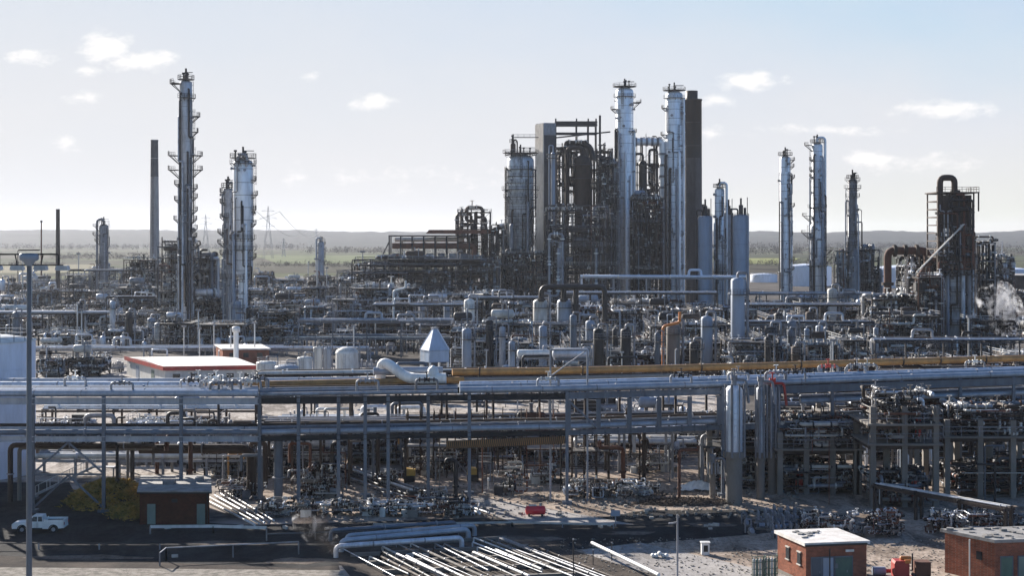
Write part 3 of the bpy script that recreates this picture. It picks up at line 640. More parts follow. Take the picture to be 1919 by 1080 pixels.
def rack(p0, p1, levels, width, npipes, space, label, seed=0, pmat='galv', post='darksteel', mats=None, pr=(.12, .30), name='pipe_rack', deckrail=False):
    rr = random.Random(seed); p0, p1 = V3(p0[0], p0[1], 0), V3(p1[0], p1[1], 0); d = p1 - p0; L = d.length; ang = atan2(d.y, d.x)
    t = thing(name, label, 'pipe rack', tuple(p0), None, ang); n = max(1, round(L / space))
    if n > 98: n = 98
    zt = max(levels); s = .3
    for i in range(n + 1):
        m = MB(); x = L * i / n
        for y in (0, width): m.bx((x - s / 2, y - s / 2, 0), (x + s / 2, y + s / 2, zt + .1))
        for z in levels: m.bx((x - s * .4, -.5, z - .35), (x + s * .4, width + .5, z - .02))
        m.build('post', post, t)
    for z in levels:
        m = MB()
        for y in (0, width): m.bx((0, y - .1, z - .42), (L, y + .1, z - .1))
        m.build('beam', post, t)
        for k in range(npipes):
            r = rr.uniform(*pr); y = -.2 + (width + .4) * (k + .5) / npipes; a, b = (0, L) if rr.random() < .6 else sorted((rr.uniform(0, L), rr.uniform(0, L)))
            if b - a < L * .15: a, b = 0, L
            m = MB(); pts = [(a, y, z + r), (b, y, z + r)]
            if rr.random() < .35: pts = [(a, y, z + r - rr.uniform(1, 3)), pts[0], pts[1]]
            if rr.random() < .25 and b - a > 20:
                q = rr.uniform(a + 5, b - 10); e = rr.uniform(1.0, 2.2); pts = pts[:-1] + [(q, y, z + r), (q, y, z + r + e), (q + 4, y, z + r + e), (q + 4, y, z + r), (b, y, z + r)]
            m.path(pts, r, 8)
            x = a + rr.uniform(1, 6)
            m.cur = 1
            while x < b: flange(m, (x, y, z + r), (1, 0, 0), r * .9); x += rr.uniform(6, 18)
            m.build('pipe', rr.choice(mats or PIPEMATS), t, None, rr.choice(FITM))
    return t
# ------------------------------------------------------------------ tall landmarks
# left group
column(349, 150, 430, 23, 'tallest slim grey distillation column at left with many side platforms', mat='silver', seed=3, side=4, platw=.5, skirt=.05, base=0, wrap=14,
    pl=[(.985, pi - .6, 1.5, 1.6), (.93, -pi / 2 - .8, 2.6, .5), (.86, -.5, 1.4, 1.3), (.80, -.3, 1.0, 1.0), (.71, pi - .7, 1.3, 1.9), (.71, -.6, 1.3, 1.7), (.655, pi - .7, 1.3, 1.9), (.655, -.6, 1.3, 1.7), (.60, -pi, 1.2, .9), (.585, -.6, 1.3, .9), (.55, -.6, 1.2, .9), (.54, pi - .5, 1.1, .9),
        (.50, -.6, 1.1, .9), (.465, pi - .5, 1.0, 1), (.465, -.6, 1.1, .8), (.43, -.6, 1.1, .9), (.40, -.6, 1, .8), (.36, -.6, 1.1, .9), (.36, pi - .5, 1, .9), (.31, -pi, 3.2, 1.2), (.26, -pi, 3.2, .9)],
    sections=[(0, .62), (.30, .62), (.31, 1.0), (1, 1.0)], overpipe=False)
column(456, 297, 430, 37, 'broad pale grey column at left on a narrower stem with looped top pipe', mat='cladding', seed=8, side=2, wrap=8,
    pl=[(.97, -pi, 3.1, .25), (.88, -.5, 1.2, .35), (.80, -.5, 1.2, .5), (.72, -.5, 1.1, .35), (.64, -.5, 1.2, .3), (.56, -pi, 3.1, .35), (.50, -pi, 3.3, .3), (.46, -.5, 1, .35), (.34, -pi, 3.3, .35)], sections=[(0, .5), (.31, .5), (.36, 1.0), (1, 1.0)], top='pipes', overpipe=False)
t = thing('loop_pipe', 'looped pipe arching over the broad pale column', 'pipe', (XP(446, 427), 427, ZP(312, 427))); m = MB(); m.path([(0, 0, 0), (0, 0, 3.4), (2.6, 0, 3.4), (2.6, 0, 0)], .42, 12, 1.3); m.build('pipe_run', 'galv', t); flanges(t, 'darksteel', [((0, 0, 1.4), (0, 0, 1), .42), ((2.6, 0, 1.4), (0, 0, 1), .42)])
column(428, 352, 445, 19, 'dull grey column standing close beside the broad pale column', mat='galv', seed=9, side=2, wrap=10, platw=.6, pl=[(.97, 2.4, 2, .5), (.9, 2.4, 2, .6), (.8, 2.6, 2.4, .6), (.7, 2.6, 2, 1.1), (.63, 2.6, 2, 1.1), (.56, 2.6, 3, .5), (.4, 2.6, 3, .5)])
column(195, 420, 700, 17, 'short dark column at far left with platforms near its top', mat='galv', seed=12, side=2, pl=[(.97, 2.3, 1.8, 1.4), (.86, 2.3, 1.6, 1.4), (.78, 2.3, 1.8, 1.0), (.5, 2.4, 2.2, .8)], overpipe=True)
column(602, 452, 1000, 12, 'hazy small column standing alone in front of the green fields', mat='tankgrey', seed=13, side=1, plats=3)
chimney(290, 262, 640, 13.5, 20, 'tapering concrete chimney with dark top beside the tallest slim column', 'chimconc', 'stackgrey', .78)
chimney(109, 392, 760, 7, 9, 'thin brown capped stack at far left', 'brownsteel', 'brownsteel', .6)
chimney(1299, 186, 620, 33, 35, 'broad black square shouldered stack beside the twin silver columns', 'chimdark', 'blacksteel', .72, True)
# thin orange pole
t = thing('flare_pole', 'thin rusty orange pole at far left beyond the lamp mast', 'pole', (XP(78, 900), 900, 0)); m = MB(); m.tube((0, 0, 0), (0, 0, ZP(417, 900)), .55, 8, r2=.4); m.build('shaft', 'rust', t); m = MB(); m.tube((0, 0, ZP(417, 900)), (0, 0, ZP(417, 900) + 1.2), .7, 8); m.build('tip', 'darksteel', t)
for px, yt, Y, lab in ((34, 470, 1000, 'thin pale pole leftmost beyond the lamp mast'), (107, 470, 1020, 'short thin pole behind the brown capped stack')):
    t = thing('mast', lab, 'pole', (XP(px, Y), Y, 0)); m = MB(); m.tube((0, 0, 0), (0, 0, ZP(yt, Y)), .35, 6); m.build('shaft', 'brownsteel', t)
# big twin columns
column(1171, 163, 600, 33, 'left of the twin tall silver columns near the centre', mat='cladding', seed=21, side=5, skirt=.03, platw=.4, pl=[(.955, -pi, 3.2, .25), (.93, -.4, 1.1, .9), (.90, pi - .6, 1.2, .6), (.80, -1.2, 2.4, .4), (.70, -.4, 1, .3), (.40, -.5, 1.2, .3), (.2, -.6, 1.3, .3)], overpipe=False)
column(1264, 170, 600, 32, 'right of the twin tall silver columns, close to the black stack', mat='cladding', seed=22, side=5, skirt=.03, platw=.4, pl=[(.965, -pi, 3.2, .22), (.92, pi - .5, 1, .5), (.80, pi - .5, 1, .6), (.66, -1.3, 2.2, .2), (.55, -.4, 1, .3), (.45, -.4, 1, .3), (.35, -1, 1.2, .3), (.2, -1, 1.2, .3)], overpipe=False)
# chunky column with stepped platforms
column(976, 288, 552, 50, 'chunky domed grey column left of the concrete lift tower', mat='dullclad', seed=31, side=2, wrap=16, wmat=['darksteel', 'brownsteel', 'blacksteel', 'galv', 'darksteel'], skirt=.05, pl=[(.99, 0, 6.2, .12), (.90, -pi - .3, 3.8, .22), (.86, -pi, 3.3, .1), (.82, -pi - .2, 3.5, .15), (.70, -pi, 3.2, .12), (.62, -pi, 3.2, .12), (.54, -pi, 3.2, .12), (.46, -pi, 3.2, .12), (.37, -pi, 3.2, .2), (.78, -pi - .4, 4, .42), (.735, -pi - .3, 3.8, .3), (.66, -pi, 3.2, .12), (.58, -pi, 3.2, .12), (.50, -pi, 3.2, .12), (.41, -pi, 3.2, .2), (.3, -pi, 3.3, .3), (.2, -pi, 3.3, .3)], sections=[(0, .75), (.36, .75), (.44, 1.0), (1, 1.0)], overpipe=False)
column(962, 268, 575, 10, 'curled dark vent pipe rising behind the chunky domed column', name='vent_column', mat='brownsteel', seed=32, side=0, plats=2, overpipe=True, cat='vent pipe')
# right group
column(1349, 352, 560, 18, 'slim silver column between the two round grey silos', mat='cladding', seed=41, side=3, plats=6, platw=.7)
column(1472, 292, 590, 20, 'slim silver column, first of the three slender columns at right', mat='cladding', seed=42, side=4, wrap=8, pl=[(.97, -.7, 1.6, .8), (.93, -.6, 1.3, .7), (.86, -.6, 1.2, .8), (.68, -.6, 1.2, .8), (.5, -.6, 1.1, .3), (.34, -.9, 2.2, .8), (.28, -.9, 2.2, .7)], overpipe=False)
column(1532, 268, 590, 20, 'tall slender silver column, middle of the three slender columns at right', mat='cladding', seed=43, side=4, wrap=10, pl=[(.985, pi - .5, 1.1, 1.4), (.90, pi - .8, 1.6, .5), (.84, pi - .8, 1.5, .5), (.80, pi - .8, 1.5, .4), (.62, -pi, 3.2, .8), (.57, pi - .6, 1.2, 1.8), (.47, pi - .6, 1.2, 1.2), (.37, -.8, 1.6, 1.2), (.33, -.8, 1.6, 1.4), (.28, -pi, 3, .5)], sections=[(0, 1.35), (.45, 1.35), (.5, 1.0), (1, 1.0)], overpipe=True)
column(1598, 335, 560, 17, 'dark slender column, rightmost of the three slender columns', mat='galv', seed=44, side=3, wrap=10, pl=[(.985, -pi, 3.3, .7), (.93, -pi, 3.3, .9), (.87, -pi, 3.2, .5), (.6, -pi, 3.1, .6), (.52, -pi, 3, .4)], sections=[(0, 1.7), (.37, 1.7), (.42, 1.0), (1, 1.0)], pmat='brownsteel', overpipe=False)
for px, yt, w, Y, mat, lab in ((1322, 404, 27, 550, 'tankgrey', 'round grey silo close to the right side of the black stack'), (1389, 402, 30, 550, 'tankgrey', 'round blue grey silo with small spiked top pipes'), (1366, 402, 16, 600, 'galv', 'narrow grey silo behind the slim silver column')):
    r = w * Y / F / 2; zt = ZP(yt, Y); t = thing('silo', lab, 'silo', (XP(px, Y), Y, 0))
    m = MB(); m.lathe((0, 0, 0), (0, 0, 1), [(r, 0), (r, zt - r * .3), (r * .8, zt - r * .08), (r * .3, zt), (.01, zt)], 30); m.build('shell', mat, t)
    m = MB(); m.rail([(cos(k * .5236) * r, sin(k * .5236) * r, zt - r * .3) for k in range(12)], 1.2, .1, 2, True); m.build('handrail', 'darksteel', t)
    for k in range(6): m = MB(); m.lathe((0, 0, zt * (k + 1) / 7), (0, 0, 1), [(r, -.1), (r + .05, -.08), (r + .05, .08), (r, .1)], 30); m.build('band', mat, t)
    m = MB(); m.tube((0, 0, zt - .5), (0, 0, zt + 3.5), .8, 10); m.tube((0, 0, zt + 3.4), (0, 0, zt + 6), .35, 8); m.tube((r * .5, 0, zt - .5), (r * .5, 0, zt + 2.5), .5, 8); m.tube((r * .8, 0, zt - 1), (r * .8, 0, zt + 6.3), .14, 6); m.path([(-r * .4, 0, zt - .4), (-r * .4, 0, zt + 2), (-r * 1.15, 0, zt + 2), (-r * 1.15, 0, 4)], .3, 8); m.build('top_pipes', 'darksteel', t)
    m = MB(); m.ladder((cos(-1.0) * (r + .3), sin(-1.0) * (r + .3), 1), zt - 1, -1.0, .6, .09, 1.1); m.build('ladder', 'galv', t)
# duct between the twin columns
t = thing('overhead_duct', 'thick silver duct bridging between the twin tall silver columns', 'duct', (XP(1188, 600), 600, 0)); m = MB()
z = ZP(265, 600); m.path([(-1, 2, z), (11.0, 2, z), (12.0, 2, z - .8), (12.3, 2, 12)], 1.5, 16, 2.5); m.build('duct', 'cladding', t); flanges(t, 'galv', [((1 + k * 2.2, 2, z), (1, 0, 0), 1.15) for k in range(5)] + [((12.25, 2, z - 5 - k * 4.5), (0, 0, 1), 1.15) for k in range(9)])
# concrete lift tower beside the cracking unit
def prismblock(name, parent, A, B, D, z0, z1, mat, grow=0.0):
    A, B, D = Vector(A), Vector(B), Vector(D); C = B + D - A; c = (A + C) / 2; pts = [A, B, C, D]
    pts = [c + (p - c) * (1 + grow) for p in pts]
    m = MB(); m.prism([(p.x, p.y, z0) for p in pts], (0, 0, z1 - z0)); return m.build(name, mat, parent)
t = thing('lift_tower', 'tall light concrete lift tower at the left of the cracking unit', 'lift tower', (XP(1020, 560), 560, 0))
zt = ZP(230, 560); prismblock('shaft', t, (0, 0, 0), (4.4, 1.2, 0), (-2.9, 5.2, 0), 0, zt - 4.6, 'chimdark'); prismblock('side_wall', t, (-.35, 0, 0), (0, .0, 0), (-3.25, 5.2, 0), 0, zt - .3, 'lightconc'); prismblock('machine_room', t, (0, 0, 0), (4.4, 1.2, 0), (-2.9, 5.2, 0), zt - 4.6, zt, 'galv', .02)  # dark cladding colour also carries the front's shade; pale slab for the sunlit side
for k in range(7): m = MB(); m.box((2.6, -.2, 8 + k * 8.5), (4.5, 1.6, .25)); m.build('landing', 'grating', t)
m = MB(); m.box((-7, 1.5, ZP(257, 560)), (10, 1.5, .25)); m.rail([(-12, .8, ZP(257, 560)), (-3, .8, ZP(257, 560))], 1.1, .1, 2); m.build('gantry', 'grating', t)
for k in range(2):
    m = MB(); m.box((2.4, .2, zt * (.3 + .3 * k)), (.8, .12, 2)); m.build('louvre', 'darksteel', t)

# ---- the cracking unit: overlapping tall frames
DK = ['blacksteel'] * 4 + ['darksteel'] * 5 + ['brownsteel'] * 4 + ['galv'] * 2 + ['rust']
unit(1070, 575, 56, 278, 14, 101, 'darksteel', 18, label='tall dark cracking frame immediately right of the concrete lift tower', levels=9, risers=4, mats=DK, pr=1.05)
unit(1122, 590, 44, 285, 14, 102, 'brownsteel', 22, label='tall brown cracking frame with thin masts on top', levels=9, risers=5, mats=DK, pr=1.05)
unit(1138, 560, 34, 310, 12, 103, 'blacksteel', 30, label='dark pipe crowded frame just left of the twin silver columns', levels=8, risers=3, mats=DK, pr=1.1)
unit(1217, 610, 50, 268, 10, 104, 'darksteel', 16, label='open lattice tower between the twin silver columns', levels=8, risers=2, mats=DK, pr=1.5, vessels=False)
unit(1212, 575, 54, 375, 12, 105, 'brownsteel', 40, label='brown pipe tangle low between the twin silver columns', levels=5, risers=3, mats=DK, pr=1.1)
unit(1305, 640, 40, 395, 12, 106, 'blacksteel', 26, label='blackened frame wrapped round the foot of the black stack', levels=5, risers=2, mats=DK, pr=1.1)
unit(1090, 545, 130, 395, 10, 107, 'darksteel', 30, label='wide dark lower frame filling the foot of the cracking unit', levels=6, risers=3, mats=DK, pr=1.1)
unit(935, 560, 42, 430, 12, 108, 'brownsteel', 24, label='brown stepped frame at the left foot of the chunky column', levels=4, risers=3, mats=DK, pr=1.0)
t = thing('gantry_frame', 'open rectangular beam gantry crowning the cracking unit', 'gantry', (XP(1042, 575), 575, 0)); m = MB()
for za in (ZP(229, 575), ZP(234, 575), ZP(250, 575)): m.bar((0, 0, za), (16, 0, za), .8, .8); m.bar((0, 5, za), (16, 5, za), .6, .6)
for x in (0, 8, 12.5, 15.5): m.bar((x, 0, ZP(300, 575)), (x, 0, ZP(222, 575)), .55); m.bar((x, 5, ZP(300, 575)), (x, 5, ZP(226, 575)), .5)
m.bar((0, 0, ZP(258, 575)), (21, 0, ZP(247, 575)), .9, .5); m.bar((17, 0, ZP(330, 575)), (17, 0, ZP(216, 575)), .8); m.build('beams', 'darksteel', t)
def dome_vessel(px, yt, Y, w, zb, lab, mat):
    r = w * Y / F / 2; zt = ZP(yt, Y); t = thing('reactor_vessel', lab, 'reactor vessel', (XP(px, Y), Y, 0)); m = MB()
    m.lathe((0, 0, 0), (0, 0, 1), [(r * .5, zb), (r, zb + r * 1.6), (r, zt - r)] + [(r * cos(a), zt - r + r * sin(a)) for a in (.3, .6, .9, 1.2, 1.5)], 26); m.build('shell', mat, t)
    m = MB(); 
    for k in range(4): a = k * pi / 2 + .7; m.bar((cos(a) * r * .9, sin(a) * r * .9, 0), (cos(a) * r * .9, sin(a) * r * .9, zb + r * 1.8), .6)
    m.build('support_legs', 'concrete', t)
    for q in (1.3, 3): m = MB(); m.slab_arc((0, 0), r, r + 1.6, zt - r * q, .2, -pi, 0, 12); m.build('platform', 'grating', t)
    m = MB(); m.path([(0, 0, zt - .3), (0, 0, zt + 2.5), (-r * 1.9, 0, zt + 2.5), (-r * 1.9, 0, zt - 25)], r * .3, 12); m.build('outlet_pipe', mat, t)
dome_vessel(1092, 290, 566, 30, 18, 'large dark domed reactor high inside the cracking unit', 'brownsteel')
dome_vessel(1130, 305, 585, 26, 12, 'smaller dark domed regenerator at the right of the cracking unit', 'darksteel')
dome_vessel(1037, 285, 554, 8, 10, 'slender grey vessel against the concrete lift tower', 'tankgrey')
dome_vessel(1205, 300, 600, 16, 10, 'dark narrow domed vessel just right of the left twin column', 'blacksteel')
t = thing('arched_duct', 'dark arched duct looping over the domed reactor', 'duct', (XP(1060, 570), 570, 0)); m = MB()
m.path([(0, 0, 30), (0, 0, ZP(272, 570)), (4, 0, ZP(268, 570)), (9.6, 0, ZP(272, 570)), (10.5, 0, ZP(300, 570))], 1.1, 12, 3); m.build('duct', 'blacksteel', t)

# ---- fin fan deck structure in the middle distance
t = thing('cooler_structure', 'long open cooler frame with rust red roof left of the chunky column', 'cooler structure', (XP(730, 560), 560, 0)); wd = 150 * 560 / F
m = MB(); z0, z1, z2 = ZP(487, 560), ZP(441, 560), ZP(458, 560)
for k in range(8): m.bx((wd * k / 7 - .25, -.25, 0), (wd * k / 7 + .25, .25, z1)); m.bx((wd * k / 7 - .2, 8, 0), (wd * k / 7 + .2, 8.4, z1))
for z in (z0, z1): m.bx((0, -.3, z - .5), (wd, .3, z)); m.bx((0, 8, z - .5), (wd, 8.4, z))
m.bar((-3.5, 0, z0 - .3), (0, 0, z2 + 1), .4); m.build('steel_frame', 'darksteel', t)
m = MB(); m.prism([(wd * .46, -2, z1 + .6), (wd * .5, -2, z1 + 2.0), (wd * 1.35, -2, z1 + 2.0), (wd * 1.35, -2, z1 + .6)], (0, 11, 0)); m.build('roof', 'rust', t)
m = MB(); m.tube((1, 2, z2 - .6), (wd - 1, 2, z2 - .6), 1.1, 12); m.path([(wd - 1, 2, z2 - .6), (wd + 2, 2, z2 - .6), (wd + 2, 2, z0 - 4)], 1.1, 12); m.build('header_pipe', 'rust', t)
m = MB(); m.drum((1.5, 5, z2 + 1.8), (wd - 2, 5, z2 + 1.8), .9, 12); m.build('upper_header', 'lightconc', t)
for k in range(7):
    m = MB(); m.lathe((wd * (k + .5) / 7, 4, z0), (0, 0, 1), [(1.9, 0), (1.5, 1.4), (1.6, 2.4)], 14); m.build('fan_shroud', 'galv', t)
m = MB(); m.bx((-1, -2, z0 - .1), (wd + 1, 10, z0 + .1)); m.build('deck', 'grating', t)
unit(800, 545, 270, 486, 16, 120, 'darksteel', 60, label='broad dark structure carrying the cooler frame with red roof', levels=5, risers=3, mats=DK + ['galv'] * 5, pr=1.0)
unit(890, 575, 60, 398, 9, 121, 'darksteel', 16, label='skeletal steel tower top between the red roof and the chunky column', levels=7, risers=4, mats=DK, pr=1.3, vessels=False)
unit(720, 470, 110, 540, 14, 122, 'darksteel', 30, label='dark multi deck structure in front of the cooler frame', levels=3, mats=PIPEMATS, pr=1.4)
unit(335, 455, 62, 462, 10, 123, 'bluesteel', 22, label='steel platforms clustered round the foot of the tallest slim column', levels=8, risers=4, pr=1.2)
unit(375, 470, 60, 485, 10, 124, 'darksteel', 24, label='dark frame between the tallest slim column and the broad pale column', levels=6, risers=3, pr=1.2)
unit(270, 590, 60, 487, 12, 125, 'brownsteel', 24, label='rusty brown structure at the foot of the tapering concrete chimney', levels=5, risers=2, mats=DK, pr=1.0)
unit(1612, 575, 58, 468, 12, 126, 'darksteel', 40, label='dense dark frame behind the rightmost slender column', levels=6, risers=4, mats=DK + ['galv'] * 4, pr=1.4)
unit(1580, 560, 26, 470, 8, 127, 'galv', 12, label='square pale topped frame left of the rightmost slender column', levels=5, risers=1, pr=1.4)

# ---- right hand column with inverted U pipe
Y9 = 375
column(1790, 362, Y9, 56, 'massive rust stained column at far right under the arched brown pipe', mat='dullclad', seed=51, side=5, wrap=26, wmat=['darksteel', 'brownsteel', 'rust', 'galv', 'blacksteel'], top='none', skirt=.04, pmat='brownsteel', overpipe=False,
   pl=[(.8, -pi, 3.2, .2), (.7, -pi, 3.2, .3), (.6, -pi, 3.3, .4), (.50, -.9, 2, .5), (.40, -pi, 3.2, .2), (.30, -pi, 3.2, .2), (.2, -pi, 3.2, .2)])
t = thing('cage_frame', 'rusty caged frame wrapped round the top of the massive far right column', 'cage frame', (XP(1792, 370), 370, ZP(482, 370))); m = MB(); hh = ZP(362, 370) - ZP(482, 370)
for x in (-4.4, -1.5, 1.5, 4.4):
    for y in (0, 9.6): m.bar((x, y, 0), (x, y, hh), .32)
for k in range(9):
    z = hh * k / 8
    for y in (0, 9.6): m.bar((-4.4, y, z), (4.4, y, z), .28)
    for x in (-4.4, 4.4): m.bar((x, 0, z), (x, 9.6, z), .28)
m.build('steel_frame', 'brownsteel', t); m = MB(); m.bx((-3.2, .1, hh * .45), (3.9, .3, hh * .97)); m.build('front_cladding', 'brownsteel', t); m = MB(); m.bx((-5, -.8, hh), (5.6, 10, hh + .3)); m.rail([(-5, -.7, hh + .3), (5.5, -.7, hh + .3), (5.5, 9.8, hh + .3)], 1.2, .1, 1.8); m.bar((5.4, -.6, hh), (5.4, -.6, hh - 4.5), .3); m.build('roof_deck', 'brownsteel', t)
rr = random.Random(8)
for k in range(20): m = MB(); run(m, rr, (-4.6, -.9, -6), (4.6, -.1, hh * .98), rr.choice([.15, .2, .3]), 6, 7); m.build('pipe', rr.choice(['brownsteel', 'rust', 'blacksteel', 'darksteel', 'galv']), t)
t = thing('arched_pipe', 'dark brown inverted U pipe above the massive far right column', 'pipe', (XP(1762, Y9 - 4), Y9 - 4, 0)); m = MB(); zt = ZP(333, Y9 - 4)
m.path([(0, 0, 6), (0, 0, zt), (3.6, 0, zt), (3.6, 0, ZP(372, Y9))], .78, 14, 1.3); m.build('pipe_run', 'brownsteel', t); flanges(t, 'darksteel', [((0, 0, 10 + k * 5.2), (0, 0, 1), .8) for k in range(6)] + [((3.8, 0, zt - 3.4), (0, 0, 1), .8)])
t = thing('bent_pipe', 'thick rusty inverted U duct left of the massive far right column', 'pipe', (XP(1664, 385), 385, 0)); m = MB(); z = ZP(470, 385)
m.path([(0, 0, 3), (0, 0, z), (10.3, 0, z), (10.3, 0, z - 5), (8.5, 0, 16), (8.5, 0, 5)], 1.0, 14, 1.8); m.build('pipe_run', 'rust', t); flanges(t, 'brownsteel', [((k, 0, z), (1, 0, 0), 1.0) for k in (1.8, 4.5, 7.5)] + [((0, 0, k), (0, 0, 1), 1.0) for k in (8, 13, 18)])
t = thing('bent_pipe', 'sloping rusty duct climbing to the side of the massive far right column', 'pipe', (XP(1720, 380), 380, 0)); m = MB()
m.path([(0, 0, 4), (0, 0, ZP(525, 380)), (3.2, 0, ZP(490, 380)), (7, 0, ZP(460, 380))], .85, 14, 1.5); m.build('pipe_run', 'rust', t)
flanges(t, 'brownsteel', [((0, 0, 10), (0, 0, 1), .85), ((3.2, 0, ZP(490, 380)), (.6, 0, .7), .85)])
column(1708, 490, 392, 14, 'short rust coated column between the rusty ducts', mat='rust', seed=53, side=1, plats=2, overpipe=False, pmat='brownsteel')
unit(1735, 392, 90, 478, 10, 131, 'blacksteel', 44, label='black pipe crowded frame between the rusty ducts and the massive column', levels=6, risers=3, mats=DK, pr=1.2)
unit(1680, 372, 110, 560, 11, 132, 'brownsteel', 50, label='brown lower structure under the thick rusty inverted U duct', levels=4, risers=3, mats=DK + ['offwhite', 'galv', 'galv'], pr=1.15)
unit(1686, 352, 128, 592, 9, 134, 'blacksteel', 44, label='wide black lower frame stepping out left of the massive column', levels=3, risers=5, mats=DK + ['offwhite', 'galv', 'rust'], pr=.8)
unit(1736, 366, 40, 520, 7, 135, 'brownsteel', 30, label='brown pipe crowded frame hugging the left flank of the massive column', levels=6, risers=3, mats=DK + ['rust', 'rust'], pr=.9, vessels=False)
unit(1850, 362, 80, 600, 8, 136, 'darksteel', 30, label='dark low frame right of the massive column', levels=3, risers=3, mats=DK + ['offwhite'], pr=.8)
unit(1838, 395, 36, 455, 8, 133, 'galv', 18, label='narrow braced frame on the right flank of the massive column', levels=6, mats=DK, pr=1.1)
t = thing('brace_strut', 'pale diagonal ladder boom leaning on the massive far right column', 'boom', (XP(1720, 366), 366, 0)); m = MB(); a, b = V3(0, 0, ZP(510, 366)), V3(11.5, 0, ZP(420, 366))
for o in (0, .9): m.bar(a + V3(0, o, 0), b + V3(0, o, 0), .22)
for k in range(12): m.bar(a.lerp(b, k / 12), a.lerp(b, k / 12) + V3(0, .9, 0), .14)
m.build('lattice', 'offwhite', t)
# far storage
def bigtank(px, Y, wpx, yt, lab, mat='palepaint', cone=.12, roof=None):
    r = wpx * Y / F / 2; zt = ZP(yt, Y); t = thing('storage_tank', lab, 'storage tank', (XP(px, Y), Y, 0)); hh = zt - r * cone
    m = MB(); m.lathe((0, 0, 0), (0, 0, 1), [(r, 0), (r, hh)], 48); m.build('wall', mat, t)
    m = MB(); m.lathe((0, 0, hh), (0, 0, 1), [(r + .05, -.15), (r + .1, 0), (r * .5, r * cone * .6), (.01, r * cone)], 48); m.build('roof', roof or mat, t)
    m = MB(); m.rail([(cos(2 * pi * k / 24) * (r - .1), sin(2 * pi * k / 24) * (r - .1), hh) for k in range(24)], 1.1, .07 if Y < 300 else .1, 3, True); m.build('handrail', 'galv', t)
    m = MB()
    for k in range(1, 5): m.lathe((0, 0, hh * k / 5), (0, 0, 1), [(r, -.05), (r + .03, -.04), (r + .03, .04), (r, .05)], 48)
    m.build('seam_ring', mat, t)
    m = MB(); n = 26
    for k in range(n):
        a = -pi * .95 + k * .03; z = hh * k / n; m.box((cos(a) * (r + .5), sin(a) * (r + .5), z), (.9, .35, .07), a)
    m.build('stair', 'galv', t); return t
unit(985, 545, 84, 476, 8, 141, 'darksteel', 26, label='dark pipework skirt wrapped round the foot of the chunky column', levels=5, risers=3, mats=DK, pr=.9)
bigtank(1510, 930, 96, 494, 'white roofed storage tank behind the middle slender column')
bigtank(1690, 900, 130, 496, 'wide white storage tank behind the thick rusty duct')
bigtank(1885, 880, 130, 500, 'wide white storage tank at the far right edge')
bigtank(1432, 1000, 50, 512, 'small white storage tank beyond the round blue grey silo')
def shed(name, lab, A, B, D, h, wall, roof, cat, rise=1.2, over=.3, extra=None):
    A, B, D = Vector((*A, 0)), Vector((*B, 0)), Vector((*D, 0)); t = thing(name, lab, cat, tuple(A)); B -= A; D -= A; C = B + D
    m = MB(); m.prism([(0, 0, 0), tuple(B), tuple(C), tuple(D)], (0, 0, h)); m.build('wall', wall, t)
    m = MB(); ub, ud = B.normalized() * over, D.normalized() * over
    q = [-ub - ud, B + ub - ud, C + ub + ud, D - ub + ud]
    if rise > 0:
        ra, rb = (q[0] + q[3]) / 2 + V3(0, 0, rise), (q[1] + q[2]) / 2 + V3(0, 0, rise); vs = [p + V3(0, 0, h + .01) for p in q] + [ra + V3(0, 0, h), rb + V3(0, 0, h)] + [p + V3(0, 0, h + .2) for p in q]
        m.add(vs, [(8, 6 + 1, 5, 4)][:0] + [(6, 7, 5, 4), (8, 9, 4, 5), (6, 4, 9), (7, 8, 5), (0, 1, 7, 6), (1, 2, 8, 7), (2, 3, 9, 8), (3, 0, 6, 9), (3, 2, 1, 0)])
    else: m.prism([p + V3(0, 0, h + .005) for p in q], (0, 0, .28))
    m.build('roof', roof, t); return t, B, D
def wallpart(t, name, B, D, face, u, z, w, h, mat, th=.08, parent=None):
    e, o = (B, V3(0, 0, 0)) if face == 'B' else (D, V3(0, 0, 0)); d = e.normalized(); n = V3(d.y, -d.x, 0)
    if face == 'D': n = V3(-d.y, d.x, 0)
    c = o + e * u + n * (th / 2 + .003); m = MB(); m.box((c.x, c.y, z), (w, th, h), atan2(d.y, d.x)); return m.build(name, mat, parent or t)
t, B, D = shed('warehouse', 'brown clad building below the wide white tank at far right', (XP(1815, 700), 700), (XP(1990, 700), 700), (XP(1815, 730), 730), ZP(517, 700), 'brownsteel', 'roofgrey', 'building', 0)
for k in range(5): wallpart(t, 'cladding_rib', B, D, 'B', .1 + k * .2, ZP(517, 700) / 2, .5, ZP(517, 700) * .98, 'darksteel')
# pylons on the plain
def pylon(px, yt, Y, lab):
    h = ZP(yt, Y); t = thing('pylon', lab, 'pylon', (XP(px, Y), Y, 0)); m = MB(); b = h * .09; s = max(.3, Y / 6800)
    lv = [(1, 0), (.62, .35), (.3, .62), (.16, .85), (.02, 1)]
    for (a0, z0), (a1, z1) in zip(lv, lv[1:]):
        for i, j in ((-1, -1), (1, -1), (1, 1), (-1, 1)): m.bar((i * b * a0, j * b * a0, z0 * h), (i * b * a1, j * b * a1, z1 * h), s)
        for j in (-1, 1): m.bar((-b * a0, j * b * a0, z0 * h), (b * a1, j * b * a1, z1 * h), s * .6); m.bar((b * a0, j * b * a0, z0 * h), (-b * a1, j * b * a1, z1 * h), s * .6)
    m.build('lattice', 'galv', t); m = MB()
    for z, w in ((.62, .13), (.76, .17), (.9, .12)): m.bar((-w * h, 0, z * h), (w * h, 0, z * h), s * 1.1); m.bar((-w * h, 0, z * h), (0, 0, (z + .05) * h), s * .6); m.bar((w * h, 0, z * h), (0, 0, (z + .05) * h), s * .6)
    m.build('crossarm', 'galv', t); return V3(XP(px, Y), Y, h)
